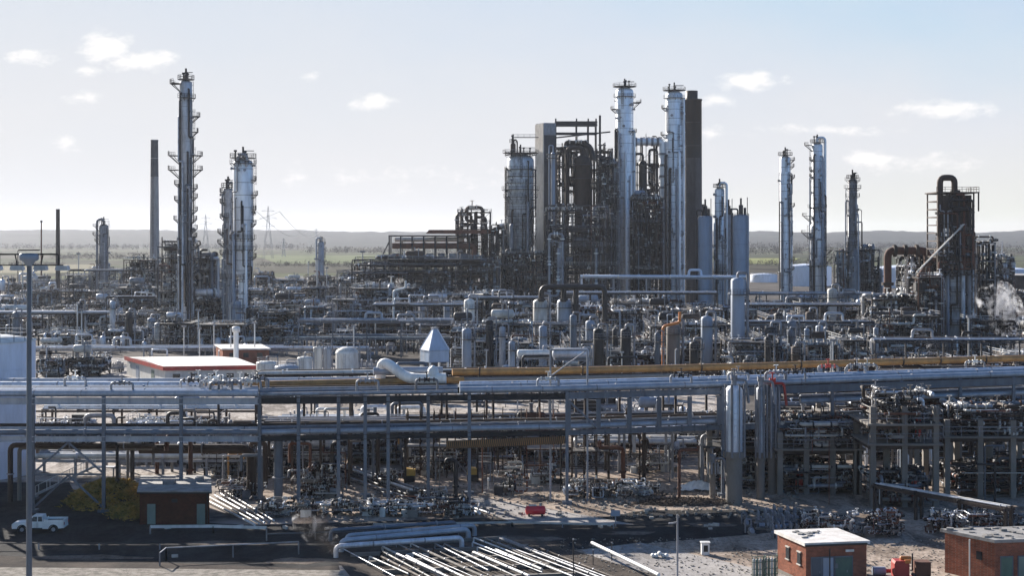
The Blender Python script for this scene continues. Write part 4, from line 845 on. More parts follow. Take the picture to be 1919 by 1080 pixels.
a = pylon(503, 386, 2100, 'nearer lattice pylon right of the broad pale column'); b = pylon(386, 402, 2700, 'distant lattice pylon right of the tallest slim column'); c = pylon(593, 427, 3900, 'tiny far pylon on the ridge beyond the hazy small column')
pylon(532, 446, 2300, 'short hazy pylon on the fields left of the hazy small column')
m = MB(); pts = [a + V3(0, 0, -8), c + V3(0, 0, -5)]
for off in (-16, 16):
    q = [pts[0].lerp(pts[1], k / 16) + V3(off, 0, -26 * sin(pi * k / 16)) for k in range(17)]
    for u, v in zip(q, q[1:]): m.bar(u, v, .45)
    q = [(b + V3(0, 0, -8)).lerp(pts[0], k / 12) + V3(off, 0, -12 * sin(pi * k / 12)) for k in range(13)]
    for u, v in zip(q, q[1:]): m.bar(u, v, .45)
tag(m.build('power_lines', 'galv'), 'thin sagging power lines strung between the lattice pylons', 'power line')
for px, yt, Y in ((1878, 452, 900), (1868, 520, 620), (1893, 540, 560)):
    t = thing('vent_mast', None, 'vent mast', (XP(px, Y), Y, 0), 'thin masts at the right edge'); h = ZP(yt, Y); m = MB(); m.tube((0, 0, 0), (0, 0, h), .28, 6); m.build('shaft', 'galv', t); auto(t, 'thin grey vent mast', (XP(px, Y), Y, h / 2))
unit(1878, 640, 30, 487, 8, 140, 'darksteel', 22, label='small dark tower with fanned top in front of the far right tank', levels=3, risers=4, mats=DK, pr=1.6)
def cluster(px, Y, w, h, seed, desc, mats=None, n=30):
    rr = random.Random(seed); wd = w * Y / F; t = thing('pipe_cluster', None, 'pipe cluster', (XP(px, Y), Y, 0), 'low pipe clusters on the ground')
    for k in range(n):
        m = MB(); x = rr.uniform(-wd / 2, wd / 2); run(m, rr, (x - 1.6, -1.5, .15), (x + 1.6, 1.8, h * rr.uniform(.5, 1)), rr.choice([.04, .06, .08, .12]), rr.randint(4, 8), 6); m.build('pipe', rr.choice(mats or PIPEMATS), t, None, rr.choice(FITM))
    for k in range(4): m = MB(); q = rr.uniform(.5, 1.1); m.box((rr.uniform(-wd / 2, wd / 2), rr.uniform(-1, 1.5), q / 2), (rr.uniform(.5, 1.4), rr.uniform(.5, 1), q)); m.build('equipment_casing', rr.choice(['darksteel', 'concrete', 'brownsteel', 'galv', 'offwhite']), t)
    auto(t, desc, (XP(px, Y), Y, 0)); return t
# ------------------------------------------------------------------ bands of process area filling the middle distance
PROF = [(-40, 535), (60, 528), (120, 520), (200, 508), (300, 500), (400, 498), (480, 512), (560, 520), (620, 512), (680, 492), (760, 510), (900, 500), (1000, 525), (1400, 528), (1560, 520), (1640, 535), (1960, 540)]
def prof(px):
    for (a, b), (c, d) in zip(PROF, PROF[1:]):
        if a <= px <= c: return b + (d - b) * (px - a) / (c - a)
    return 530
def band(Y, x0, x1, drop, wlo, whi, seed, d=14, npipe=14, pr=1.3, jit=14, gap=(0, 10), **k):
    rr = random.Random(seed); px = x0; i = 0
    while px < x1:
        w = rr.uniform(wlo, whi); c = px + w / 2; yt = prof(c) + drop + rr.uniform(-jit, jit); yy = Y + rr.uniform(-14, 14)
        yb = HZ + H * F / yy
        if yt < yb - 8: unit(c, yy, w, yt, d * rr.uniform(.7, 1.2), seed * 1000 + i, npipe=npipe, pr=pr, risers=rr.randint(1, 3), **k)
        px += w + rr.uniform(*gap); i += 1
band(790, -30, 720, 4, 34, 60, 1, npipe=15, pr=1.15, jit=8)
band(640, -30, 720, 26, 40, 70, 2, npipe=18, pr=1.05, jit=14)
band(530, -30, 860, 48, 44, 80, 3, npipe=22, pr=.9, jit=14)
band(455, -30, 860, 74, 50, 90, 4, npipe=28, pr=.78, jit=14)
band(405, 90, 860, 106, 50, 100, 5, npipe=26, pr=.72, jit=12, gap=(4, 40))
band(480, 860, 1640, 44, 46, 80, 6, npipe=26, pr=.85, jit=10)
band(425, 850, 1640, 66, 50, 90, 7, npipe=30, pr=.78, jit=16)
band(375, 850, 1640, 92, 50, 90, 8, npipe=32, pr=.7, jit=18)
band(330, 850, 1930, 122, 50, 90, 9, npipe=32, pr=.62, jit=16)
band(640, 1820, 1950, 20, 40, 60, 10, npipe=12, pr=1.3)
band(430, 1850, 1960, 60, 40, 70, 11, npipe=14, pr=1.1)
# long racks that read as horizontal lines
def rk(px0, Y0, px1, Y1, zrow, lab, width=6, n=7, space=9, seed=0, lv=1, post='darksteel', mats=None, pr=(.14, .34)):
    z = ZP(zrow, (Y0 + Y1) / 2); rack((XP(px0, Y0), Y0), (XP(px1, Y1), Y1), [z] if lv == 1 else [z * .55, z], width, n, space, lab, seed, post=post, mats=mats, pr=pr)
LT = ['silver'] * 4 + ['galv'] * 3 + ['bluesilver'] * 3 + ['offwhite'] * 2 + ['darksteel'] * 2
rk(60, 352, 690, 352, 655, 'low pipe rack stretching left to right just behind the red trimmed building', n=6, space=14, seed=1, mats=LT, post='galv')
rk(-40, 420, 200, 420, 588, 'pale pipe rack at far left behind the white storage tank', n=5, space=10, seed=2, mats=LT)
rk(560, 372, 880, 372, 603, 'blue grey pipe rack behind the pointed blue hut', n=7, space=9, seed=3, lv=2, mats=LT, post='bluesteel')
rk(700, 395, 870, 395, 572, 'pale pipe rack in front of the broad dark structure', n=6, space=8, seed=4, mats=LT)
rk(1088, 500, 1400, 490, 521, 'long white topped pipe bridge below the twin silver columns', n=3, space=12, seed=5, mats=['palepaint', 'white'], pr=(.35, .5), width=3, post='galv')
rk(1370, 470, 1640, 470, 551, 'long blue grey pipe bridge below the three slender columns', n=6, space=9, seed=6, lv=2, post='bluesteel', mats=LT)
rk(1060, 455, 1345, 455, 550, 'dark pipe rack with pale pipes right of the black U pipes', n=7, space=8, seed=7, lv=2, mats=LT)
rk(1380, 345, 1640, 345, 607, 'dark pipe rack with silver pipes left of the brown lower structure', n=7, space=9, seed=8, lv=2, mats=LT, post='bluesteel')
rk(1400, 400, 1620, 400, 572, 'middle pipe rack under the long blue grey pipe bridge', n=6, space=9, seed=9, lv=2)
rk(870, 420, 1010, 420, 560, 'short pale pipe rack left of the black U pipes', n=6, space=8, seed=10, mats=LT)
rk(200, 500, 460, 500, 558, 'grey pipe rack crossing in front of the tallest slim column', n=6, space=10, seed=11, mats=LT)
rk(130, 640, 330, 640, 507, 'far grey pipe rack below the tapering concrete chimney', n=5, space=12, seed=12, mats=LT)
rk(1050, 600, 1200, 600, 512, 'far pipe rack at the foot of the cracking unit', n=5, space=12, seed=13)
rk(1640, 300, 1930, 300, 640, 'dark pipe rack in front of the massive far right column', n=7, space=8, seed=14, lv=2)

# ---- black U pipes and their pale vessels
t = thing('looped_pipe', 'thick black inverted U pipes over the two pale vessels', 'pipe', (XP(1015, 400), 400, 0)); z = ZP(538, 400)
m = MB(); m.path([(0, 0, ZP(566, 400)), (0, 0, z), (17, 0, z), (17, 0, 6)], .72, 12, 1.8); m.build('pipe_run', 'blacksteel', t)
m = MB(); m.path([(6, 0, ZP(566, 400)), (6, 0, z - .5)], .72, 12); m.build('pipe_run', 'blacksteel', t); m = MB(); m.path([(9.3, 0, 7), (9.3, 0, z - .5)], .72, 12); m.build('pipe_run', 'blacksteel', t)
flanges(t, 'darksteel', [((x, 0, z - zz), (0, 0, 1), .7) for x, zz in ((0, 3.4), (6, 3.4), (9.3, 5), (17, 5), (17, 9))])
for px, lab, mt in ((1013, 'pale vessel with tan dome under the left leg of the black U pipes', 'offwhite'), (1058, 'pale vessel under the second leg of the black U pipes', 'tankgrey')):
    vessel((XP(px, 402), 402, 0), ZP(560, 402), 1.95, '', mt, lab)
for px, w, yt, yb, Y, mt, lab in ((1383, 26, 520, 690, 330, 'tankgrey', 'tall blue grey vessel left of the dark square exchanger'), (1325, 22, 592, 690, 325, 'tankgrey', 'mid height blue grey vessel with pipes right of the red valve'),
     (1446, 24, 612, 690, 325, 'blacksteel', 'dark square shouldered exchanger vessel near the right vessels'), (918, 14, 600, 690, 310, 'darksteel', 'slim dark vessel right of the pointed blue hut'), (942, 12, 612, 690, 305, 'galv', 'slim grey vessel second right of the pointed blue hut'),
     (880, 20, 560, 690, 380, 'offwhite', 'pale cylinder vessel standing behind the pointed blue hut'), (1560, 18, 540, 690, 420, 'offwhite', 'pale vertical vessel below the rightmost slender column'), (1262, 26, 608, 690, 318, 'concrete', 'brown grey vessel beneath the copper coloured pipe'),
     (1075, 13, 590, 690, 322, 'bluesteel', 'slim blue vessel behind the silver drums'), (960, 12, 640, 700, 290, 'tankgrey', 'small pale vessel left of the silver drums')):
    vessel((XP(px, Y), Y, 0), ZP(yt, Y), w * Y / F / 2, '', mt, lab)
for px, py, Y, lab in ((1243, 612, 312, 'copper coloured bent pipe in the middle distance'), (738, 545, 440, 'pale bent steam pipe on the dark structure')):
    t = thing('bent_pipe', lab, 'pipe', (XP(px, Y), Y, 0)); m = MB(); z = ZP(py, Y); m.path([(0, 0, 2), (0, 0, z), (3.5, 0, z + .8), (3.5, 0, z + 3)], .3, 10); m.build('pipe_run', 'orange' if px > 1000 else 'white', t); m = MB(); flange(m, (0, 0, z * .6), (0, 0, 1), .3); m.build('flange', 'galv', t)
rr = random.Random(606)
for k in range(46):
    px = rr.uniform(855, 1650) if k < 34 else rr.uniform(20, 850); Y = rr.uniform(285, 400) if px > 855 else rr.uniform(380, 470); mt = rr.choice(['tankgrey', 'darksteel', 'bluesteel', 'galv', 'dullclad', 'brownsteel', 'blacksteel', 'tankgrey'])
    vessel((XP(px, Y), Y, 0), rr.uniform(6, 13), rr.uniform(.55, 1.2), {'tankgrey': 'blue grey', 'darksteel': 'dark', 'bluesteel': 'steel blue', 'galv': 'grey', 'dullclad': 'dull silver', 'brownsteel': 'brown', 'blacksteel': 'blackened'}[mt] + ' tall slim vessel', mt)
# white curved vents
for px, yt, Y, lab in ((443, 612, 318, 'white capped vent stack above the red trimmed building'),):
    t = thing('vent_stack', lab, 'vent stack', (XP(px, Y), Y, 0)); h = ZP(yt, Y); m = MB(); m.tube((0, 0, 0), (0, 0, h - .8), .55, 14); m.build('shaft', 'white', t); m = MB(); m.lathe((0, 0, h - 1.3), (0, 0, 1), [(.55, 0), (.85, .2), (.85, 1.1), (.5, 1.3), (.01, 1.35)], 16); m.build('cap', 'white', t)

# ---- big white tank at the left edge
t = bigtank(-52, 190, 228, 622, 'big white storage tank cut off by the left edge', 'palepaint', .14, 'white')
# ---- yard buildings
t, B, D = shed('depot_building', 'low white building with red roof trim behind the pipe bridge', (XP(310, 300), 300), (XP(486, 303), 303), (XP(238, 326), 326), 3.6, 'creamwall', 'roofwhite', 'building', .9)
m = MB(); e = .32
for p, q in (((0, 0, 0), B), ((0, 0, 0), D)):
    p = Vector(p); d = (q - p).normalized(); n = V3(d.y, -d.x, 0) if q is B else V3(-d.y, d.x, 0); m.bar(p + n * .42 + V3(0, 0, 3.65) - d * .4, q + n * .42 + V3(0, 0, 3.65) + d * .4, .08, .85)
m.build('fascia', 'redpaint', t)
for k in range(5): wallpart(t, 'window', B, D, 'B', .12 + k * .19, 2.0, 1.4, 1.0, 'glass')
wallpart(t, 'door', B, D, 'D', .3, 1.3, 2.2, 2.6, 'greengrey'); wallpart(t, 'door', B, D, 'D', .7, 1.3, 2.2, 2.6, 'tankgrey')
t, B, D = shed('brick_building', 'brown brick block behind the red trimmed white building', (XP(418, 332), 332), (XP(505, 332), 332), (XP(405, 345), 345), 5.0, 'brick', 'roofwhite', 'building', 0)
for k in range(3): wallpart(t, 'window', B, D, 'B', .2 + k * .3, 3.8, 1.2, 1.0, 'glass')
wallpart(t, 'door', B, D, 'B', .85, 1.1, 1.2, 2.2, 'green')
def smalltank(px, Y, w, yt, lab, mat='offwhite', dome=.25, name='small_tank'):
    r = w * Y / F / 2; h = ZP(yt, Y); t = thing(name, lab, 'tank', (XP(px, Y), Y, 0)); hb = h - r * dome
    m = MB(); m.lathe((0, 0, 0), (0, 0, 1), [(r, 0), (r, hb)], 26); m.build('wall', mat, t)
    m = MB(); m.lathe((0, 0, hb), (0, 0, 1), [(r + .06, -.1), (r + .06, .03)] + [(r * cos(a), r * dome * sin(a) + .03) for a in (.3, .7, 1.1, 1.54)], 26); m.build('roof', mat, t)
    m = MB(); m.rail([(cos(k * .785) * (r - .15), sin(k * .785) * (r - .15), hb + .1) for k in range(8)], 1, .06, 2, True); m.build('handrail', 'galv', t)
    m = MB(); m.path([(0, 0, h - .1), (0, 0, h + .8), (r + .3, -.5, h + .8), (r + .3, -.5, .2)], .12, 8); m.build('fill_pipe', 'galv', t)
    m = MB(); m.ladder((-.3, -r - .2, 0), hb, -pi / 2, .45, .06, .7, False); m.build('ladder', 'galv', t); return t
smalltank(500, 296, 38, 676, 'pale squat tank, leftmost in the row beside the white building')
smalltank(538, 290, 44, 683, 'broadest pale squat tank, second in the row beside the white building', 'tankgrey')
smalltank(572, 300, 28, 668, 'pale round roofed tank, third in the row beside the white building')
smalltank(596, 315, 17, 650, 'slim upright pale tank left of the dome topped white tank')
smalltank(614, 318, 15, 652, 'slim grey tank directly left of the dome topped white tank', 'tankgrey')
smalltank(651, 312, 43, 650, 'dome topped white tank left of the pointed blue hut', 'offwhite', .55)
# pointed hut on legs
t = thing('hopper_hut', 'pointed pale blue hut raised on legs in the middle', 'hopper', (XP(815, 290), 290, 0), None, .5); h0, h1, h2 = ZP(678, 290), ZP(656, 290), ZP(616, 290); a = 2.1
m = MB(); m.box((0, 0, (h0 + h1) / 2), (2 * a, 2 * a, h1 - h0)); m.build('skirt_wall', 'hutblue', t)
m = MB(); b = a + .08; c = .35; m.add([(-b, -b, h1), (b, -b, h1), (b, b, h1), (-b, b, h1), (-c, -c, h2), (c, -c, h2), (c, c, h2), (-c, c, h2)], [(0, 1, 5, 4), (1, 2, 6, 5), (2, 3, 7, 6), (3, 0, 4, 7), (4, 5, 6, 7), (3, 2, 1, 0)]); m.build('roof', 'hutblue', t)
for i, j in ((-1, -1), (1, -1), (1, 1), (-1, 1)): m = MB(); m.bar((i * b, j * b, h1), (i * c, j * c, h2), .14); m.build('corner_trim', 'palepaint', t)
for z in (h0 + .05, h1 - .02):
    m = MB(); m.box((0, 0, z), (2 * a + .22, 2 * a + .22, .12)); m.build('band', 'tankgrey', t)
for i, j in ((-1, -1), (1, -1), (1, 1), (-1, 1)): m = MB(); m.bar((i * (a - .2), j * (a - .2), 0), (i * (a - .2), j * (a - .2), h0), .32); m.build('leg', 'white', t)
m = MB(); m.box((0, 0, h2 + .1), (1.2, 1.2, .25)); m.build('cap', 'galv', t)
m = MB(); m.ladder((-a - .3, 0, 0), h1, pi, .5, .07, .7); m.build('ladder', 'white', t)
# silver drums on frame
for px, py, Y, L, r, mt, lab in ((1000, 663, 236, 5.2, .62, 'white', 'small white drum left of the larger silver drum above the orange pipe'), (1070, 663, 232, 5.8, .85, 'silver', 'larger silver drum on thin legs above the orange pipe')):
    z = ZP(py, Y); t = thing('raised_drum', lab, 'drum', (XP(px, Y), Y, 0)); m = MB(); m.drum((-L / 2, 0, z), (L / 2, 0, z), r, 18); m.build('shell', mt, t)
    for s in (-1, 1):
        for q in (-1, 1): m = MB(); m.bar((s * L * .48, q * .9, 0), (s * L * .48, q * .9, z - r * .6), .2); m.build('leg', 'galv', t)
    m = MB(); m.bx((-L * .52, -1.1, z - r - .25), (L * .52, 1.1, z - r - .02)); m.bar((-L * .48, -.9, z - 4), (L * .48, -.9, z - r), .12); m.build('cradle', 'galv', t)
    m = MB(); m.path([(L * .3, 0, z + r), (L * .3, 0, z + r + .6), (L * .6, 0, z + r + .6), (L * .6, 0, 2)], .12, 8); m.build('nozzle', 'galv', t)

# ------------------------------------------------------------------ the main pipe bridge across the foreground
def FY(px):
    P = [(-80, 163), (487, 163), (1062, 168), (1350, 173), (1980, 188)]
    for (a, b), (c, d) in zip(P, P[1:]):
        if px <= c: return b + (d - b) * (px - a) / (c - a)
    return 188
def BP(px, off, z): Y = FY(px) + off; return V3(XP(px, Y), Y, z)
Z1, Z2 = 8.3, 12.5
def bridge(lab, posts, x0, x1, postmat, beammat, w=8, ptw=.36, brace=None, lower=True, truss=None, deep=1.0, uprow=True):
    o = BP(x0, 0, 0); t = thing('pipe_bridge', lab, 'pipe bridge', tuple(o)); L = lambda px, off, z: BP(px, off, z) - o
    for px in posts:
        for off in (0, w):
            m = MB(); m.bx(tuple(L(px, off, 0) - V3(ptw / 2, ptw / 2, 0)), tuple(L(px, off, Z2 + .1) + V3(ptw / 2, ptw / 2, 0))); m.box(tuple(L(px, off, .15)), (1.1, 1.1, .3)); m.build('post', postmat, t)
    ks = [x0 + (x1 - x0) * k / 12 for k in range(13)]
    for z, h in ((Z1, .7 * deep), (Z2, .85 * deep)):
        if z == Z1 and not lower: continue
        for off in (0, w):
            m = MB(); 
            m.ibeam(L(x0, off, z - h / 2 - .02), L(x1, off, z - h / 2 - .02), .4, h); m.build('main_beam', beammat, t)
        m = MB()
        for px in ks: m.bar(L(px, -.1, z - .45), L(px, w + .1, z - .45), .22, .5)
        m.build('cross_beam', beammat, t)
    if brace:
        for a, b in brace:
            for za, zb in ((.4, 4.0), (4.2, Z1 - .7)):
                mid = (a + b) / 2
                for s in (a, b): m = MB(); m.bar(L(s, 0, za), L(mid, 0, zb), .2); m.build('brace', postmat, t)
            m = MB(); m.bar(L(a, 0, 4.1), L(b, 0, 4.1), .2); m.build('brace', postmat, t)
    if truss:
        for px in truss: m = MB(); m.bar(L(px, 0, Z1), L(px, 0, Z2 - .85), .5, .3); m.build('truss_post', beammat, t)
        for a, b in list(zip(truss, truss[1:]))[:1]: m = MB(); m.bar(L(a, 0, Z2 - .9), L(b, 0, Z1), .2); m.build('brace', beammat, t)
    return t
bridge('left end of the blue grey pipe bridge behind the lamp mast', [-97, 62, 195, 340], -97, 486, 'bluesteel', 'bluesilver', brace=[(62, 195)], deep=.85)
bridge('middle span of the pipe bridge on many dark posts', [487, 560, 635, 685, 728, 803, 880], 488, 1060, 'bluesteel', 'darksteel', w=8, deep=.8)
bridge('blue truss span of the pipe bridge over the road', [1063], 1063, 1350, 'bluesteel', 'bluesteel', deep=.8, truss=[1066, 1122, 1180, 1236, 1293, 1348])
bridge('far right span of the pipe bridge receding to the right edge', [1355, 1460, 1560, 1690, 1800, 1900], 1352, 1975, 'bluesteel', 'bluesteel')
PIPES = []
def bigpipe(pts, r, mat, lab, fl=None, n=12, bend=None, saddle=True):
    o = pts[0]; t = thing('pipe', lab, 'pipe', tuple(o)); q = [p - o for p in pts]
    m = MB(); m.path(q, r, n, bend); m.cur = 1; rr = random.Random(int(r * 1000 + len(lab)))
    for a, b in zip(q, q[1:]):
        L = (b - a).length; s = rr.uniform(3, 8)
        while s < L - 1: m.tube(a.lerp(b, (s - .06) / L), a.lerp(b, (s + .06) / L), r * 1.07 if mat in ('silver', 'bluesilver', 'white') else r * 1.4, 12); s += rr.uniform(5, 14)
    m.build('pipe_run', mat, t, None, 'galv' if mat != 'ochre' else 'brownsteel'); return t
def bp(x0, x1, off, z, r, mat, lab, dz=0, n=6):
    bigpipe([BP(x0 + (x1 - x0) * k / n, off, z + dz * k / n) for k in range(n + 1)], r, mat, lab)
bp(-90, 712, 13.5, 12.95, .40, 'bluesilver', 'thick blue grey pipe, upper of the pair ending at the white lagged elbow')
bp(-90, 716, 11.3, 12.72, .44, 'silver', 'thick dull silver pipe, lower of the pair ending at the white lagged elbow')
bp(380, 870, 9.4, 12.95, .40, 'ochre', 'ochre brown pipe below the silver pair in the middle', .25)
bp(848, 1975, 11, 14.0, .42, 'ochre', 'long ochre brown pipe rising across the right half')
bp(700, 830, 11.3, 14.2, .45, 'tankgrey', 'short blue grey pipe beside the white lagged elbow')
bp(852, 1260, 9.6, 13.1, .40, 'concrete', 'tan grey pipe running below the long ochre pipe')
LEFTP = [(.7, .36, 'bluesilver'), (1.9, .40, 'silver'), (3.2, .30, 'white'), (4.4, .34, 'bluesilver'), (5.6, .26, 'silver'), (6.8, .30, 'galv')]
NM = ['first', 'second', 'third', 'fourth', 'fifth', 'sixth', 'seventh', 'eighth']
MN = {'bluesilver': 'bright blue', 'silver': 'silver', 'white': 'white', 'galv': 'grey', 'darksteel': 'dark', 'bluesteel': 'dark blue', 'offwhite': 'pale', 'concrete': 'tan', 'rust': 'rusty', 'ochre': 'ochre', 'brownsteel': 'brown', 'tankgrey': 'blue grey'}
for i, (off, r, mt) in enumerate(LEFTP): bp(-90, 484, off, Z2 + r + .03, r, mt, f'{MN[mt]} pipe on the top deck of the left bridge end, {NM[i]} from the front')
for i, (off, r, mt) in enumerate([(.6, .30, 'bluesteel'), (2.0, .22, 'galv'), (3.2, .30, 'silver'), (4.6, .2, 'darksteel'), (6, .3, 'brownsteel')]): bp(-90, 484, off, Z1 + r + .03, r, mt, f'{MN[mt]} pipe on the lower deck of the left bridge end, {NM[i]} from the front')
for i, (off, r, mt) in enumerate([(.8, .2, 'galv'), (1.9, .16, 'darksteel'), (3.0, .24, 'bluesteel'), (4.4, .3, 'galv'), (5.8, .22, 'silver'), (7.1, .26, 'brownsteel')]): bp(488, 858, off, Z2 + r + .03, r, mt, f'{MN[mt]} pipe on the top deck of the middle span, {NM[i]} from the front')
for i, (off, r, mt) in enumerate([(.5, .30, 'bluesilver'), (2.0, .22, 'darksteel'), (3.2, .26, 'bluesteel'), (4.8, .24, 'galv'), (6.4, .3, 'brownsteel')]): bp(488, 1346, off, Z1 + r + .03, r, mt, f'{MN[mt]} pipe on the lower deck across both middle spans, {NM[i]} from the front')
for i, (off, r, mt) in enumerate([(.8, .36, 'bluesilver'), (2.1, .30, 'bluesteel'), (3.5, .42, 'bluesilver'), (5.0, .34, 'bluesteel'), (6.5, .40, 'silver'), (7.6, .22, 'white')]): bp(862, 1975, off, Z2 + r + .03, r, mt, f'{MN[mt]} pipe on the top deck running to the right edge, {NM[i]} from the front')
for i, (off, r, mt) in enumerate([(.8, .30, 'bluesilver'), (2.4, .26, 'galv'), (4.0, .3, 'bluesteel'), (5.6, .22, 'brownsteel'), (7, .24, 'silver')]): bp(1500, 1975, off, 10.2 + r, r, mt, f'{MN[mt]} pipe on the lower deck at the right edge, {NM[i]} from the front')
# white lagged elbow
t = thing('lagged_pipe', 'white lagged elbow pipe swelling up beside the pointed blue hut', 'pipe', tuple(BP(712, 12, 0))); m = MB(); m.path([(0, 0, 13.0), (.4, -.6, 15.2), (1.2, -1.0, 15.0), (3.2, -2.6, 13.7), (4.6, -3.2, 13.5), (8, -3.4, 13.6)], .62, 14, 1.0); m.build('lagging', 'white', t)
m = MB(); m.lathe((6.5, -3.2, 14), (0, 0, 1), [(.7, 0), (.6, .7), (.1, 1.1)], 12); m.build('valve_cover', 'white', t)
# blue lattice post and small crane arms on the bridge top
for px, off, h, lab in ((1032, 2, 17.2, 'thin steel goalpost standing on the pipe bridge beside the tall blue post'),):
    t = thing('goalpost', lab, 'support frame', tuple(BP(px, off, 0))); m = MB(); m.bar((0, 0, 0), (0, 0, h), .22); m.bar((4.2, 0, 0), (4.2, 0, h), .22); m.bar((0, 0, h), (4.2, 0, h), .25); m.bar((0, 0, h - 3), (4.2, 0, h), .14); m.build('frame', 'galv', t)
rr = random.Random(77)
for k in range(26):
    px = rr.choice([rr.uniform(60, 480), rr.uniform(480, 860), rr.uniform(900, 1900), rr.uniform(1350, 1900)]); off = rr.uniform(.5, 8); o = BP(px, off, Z2 + .3); t = thing('valve_assembly', None, 'valve', tuple(o), 'valve assemblies on the pipe bridge'); c = rr.choice(['galv', 'galv', 'white', 'darksteel', 'offwhite'] + ['redpaint'] * (px > 1300))
    m = MB(); m.path([(-1.2, 0, 0), (-1.2, 0, 1.2), (1.2, 0, 1.2), (1.2, 0, 0)], .14, 8); m.build('pipe_run', 'galv', t); m = MB(); valve(m, (0, 0, 1.2), (1, 0, 0), .2); flange(m, (-.8, 0, 1.2), (1, 0, 0), .16); flange(m, (.8, 0, 1.2), (1, 0, 0), .16); m.build('valve_body', c, t)
    auto(t, {'redpaint': 'red', 'galv': 'grey', 'white': 'white', 'darksteel': 'dark', 'offwhite': 'pale'}[c] + ' valve loop on the pipe bridge', o)
# cable tray with yellow teeth under the middle span
t = thing('cable_tray', 'dark cable tray with ochre rungs under the middle span', 'cable tray', tuple(BP(838, -.7, 0))); o = BP(838, -.7, 0); m = MB()
a, b = BP(838, -.7, 7.0) - o, BP(1060, -.7, 7.3) - o; m.bar(a, b, .12, .9); m.build('side_plate', 'brownsteel', t); m = MB()
for k in range(60): p = a.lerp(b, k / 60) + V3(0, -.1, 0); m.bar(p + V3(0, 0, -.4), p + V3(.12, 0, .42), .07)
m.build('rungs', 'ochre', t)

# ------------------------------------------------------------------ behind and under the bridge
rack((XP(480, 196), 196), (XP(1350, 205), 205), [5.0, 11.6], 7, 8, 6.2, 'rear pipe rack on dark posts behind the middle span', 61, post='brownsteel', mats=['darksteel'] * 4 + ['brownsteel', 'galv', 'bluesteel', 'offwhite'], pr=(.14, .32))
rack((XP(495, 180), 180), (XP(760, 181), 181), [7.4], 6, 6, 3.6, 'closely spaced brown posted rack under the middle span', 62, post='brownsteel', mats=['brownsteel', 'darksteel', 'galv'], pr=(.1, .22))
rack((XP(70, 205), 205), (XP(480, 205), 205), [2.8], 5, 6, 8, 'rusty low pipe rack behind the left bridge end', 63, post='brownsteel', mats=['brownsteel', 'rust', 'galv', 'offwhite', 'darksteel'], pr=(.2, .42))
rack((XP(1080, 185), 185), (XP(1350, 186), 186), [6.0], 5, 6, 7, 'low pipe rack with silver pipes under the truss span', 64, post='galv', mats=LT, pr=(.15, .3))
bigpipe([V3(XP(20, 168), 168, 0.2), V3(XP(20, 168), 168, 6.6), V3(XP(290, 168), 168, 6.5)], .3, 'brownsteel', 'bent brown pipe at left dropping to the ground in front of the white tank')
bigpipe([V3(XP(37, 169), 169, 0.2), V3(XP(37, 169), 169, 6.2), V3(XP(285, 169), 169, 6.1)], .24, 'concrete', 'bent tan pipe at left dropping beside the brown pipe')
bigpipe([V3(XP(262, 172), 172, 5.6), V3(XP(472, 172), 172, 5.6), V3(XP(472, 172), 172, .3)], .55, 'brownsteel', 'thick rusty brown pipe under the left bridge end')
bigpipe([V3(XP(522, 166), 166, .2), V3(XP(522, 166), 166, 7.6)], .5, 'bluesteel', 'stout upright blue pipe right of the brick hut')
rr = random.Random(505)
for k in range(30):
    px = rr.uniform(500, 1060) if k < 20 else rr.uniform(1085, 1345); Y = rr.uniform(168, 205) if px < 1060 else rr.uniform(190, 215); cluster(px, Y, rr.uniform(26, 60), rr.uniform(1.6, 4.2), 700 + k, rr.choice(['small pipe cluster', 'small manifold cluster']), ['brownsteel'] * 4 + ['darksteel'] * 3 + ['galv'] + ['offwhite', 'concrete', 'concrete', 'rust', 'rust', 'lightconc'], 15)
for i, (px, w, yt) in enumerate([(520, 70, 934), (600, 80, 930), (690, 80, 938), (775, 70, 932), (852, 50, 940), (1110, 110, 908), (1190, 60, 915), (445, 60, 915)]):
    cluster(px, 161 if i < 5 else 172, w, 1.9 if i < 5 else 2.4, 640 + i, 'knee high pipe cluster')
# scaffolds with thin rusty poles
for i, (px, Y, w, h, lab) in enumerate(((800, 186, 5, 8, 'thin poled scaffold under the cable tray at left'), (868, 190, 6, 7.4, 'thin poled scaffold under the cable tray in the centre'), (960, 188, 7, 7.8, 'thin poled scaffold under the cable tray at right'), (1026, 184, 5, 8.2, 'thin poled scaffold left of the tall blue post'), (1108, 182, 4.5, 7, 'thin poled scaffold right of the tall blue post'))):
    t = thing('scaffold', lab, 'scaffold', (XP(px, Y), Y, 0)); m = MB(); n = 3
    for a in range(n + 1):
        for b in range(3): m.tube((w * (a / n - .5), b * 1.6, 0), (w * (a / n - .5), b * 1.6, h + (.5 if (a + b) % 2 else 0)), .06, 5)
    for z in (1.8, 3.8, 5.8, h - .3):
        for b in range(3): m.tube((-w / 2 - .3, b * 1.6, z), (w / 2 + .3, b * 1.6, z), .05, 5)
    m.tube((-w / 2, 0, 0), (w / 2, 0, 3.8), .05, 5); m.build('poles', 'rust' if i % 2 else 'brownsteel', t)
    m = MB(); m.bx((-w / 2, 0, 3.85), (w / 2, 3.2, 3.95)); m.build('boards', 'concrete', t)
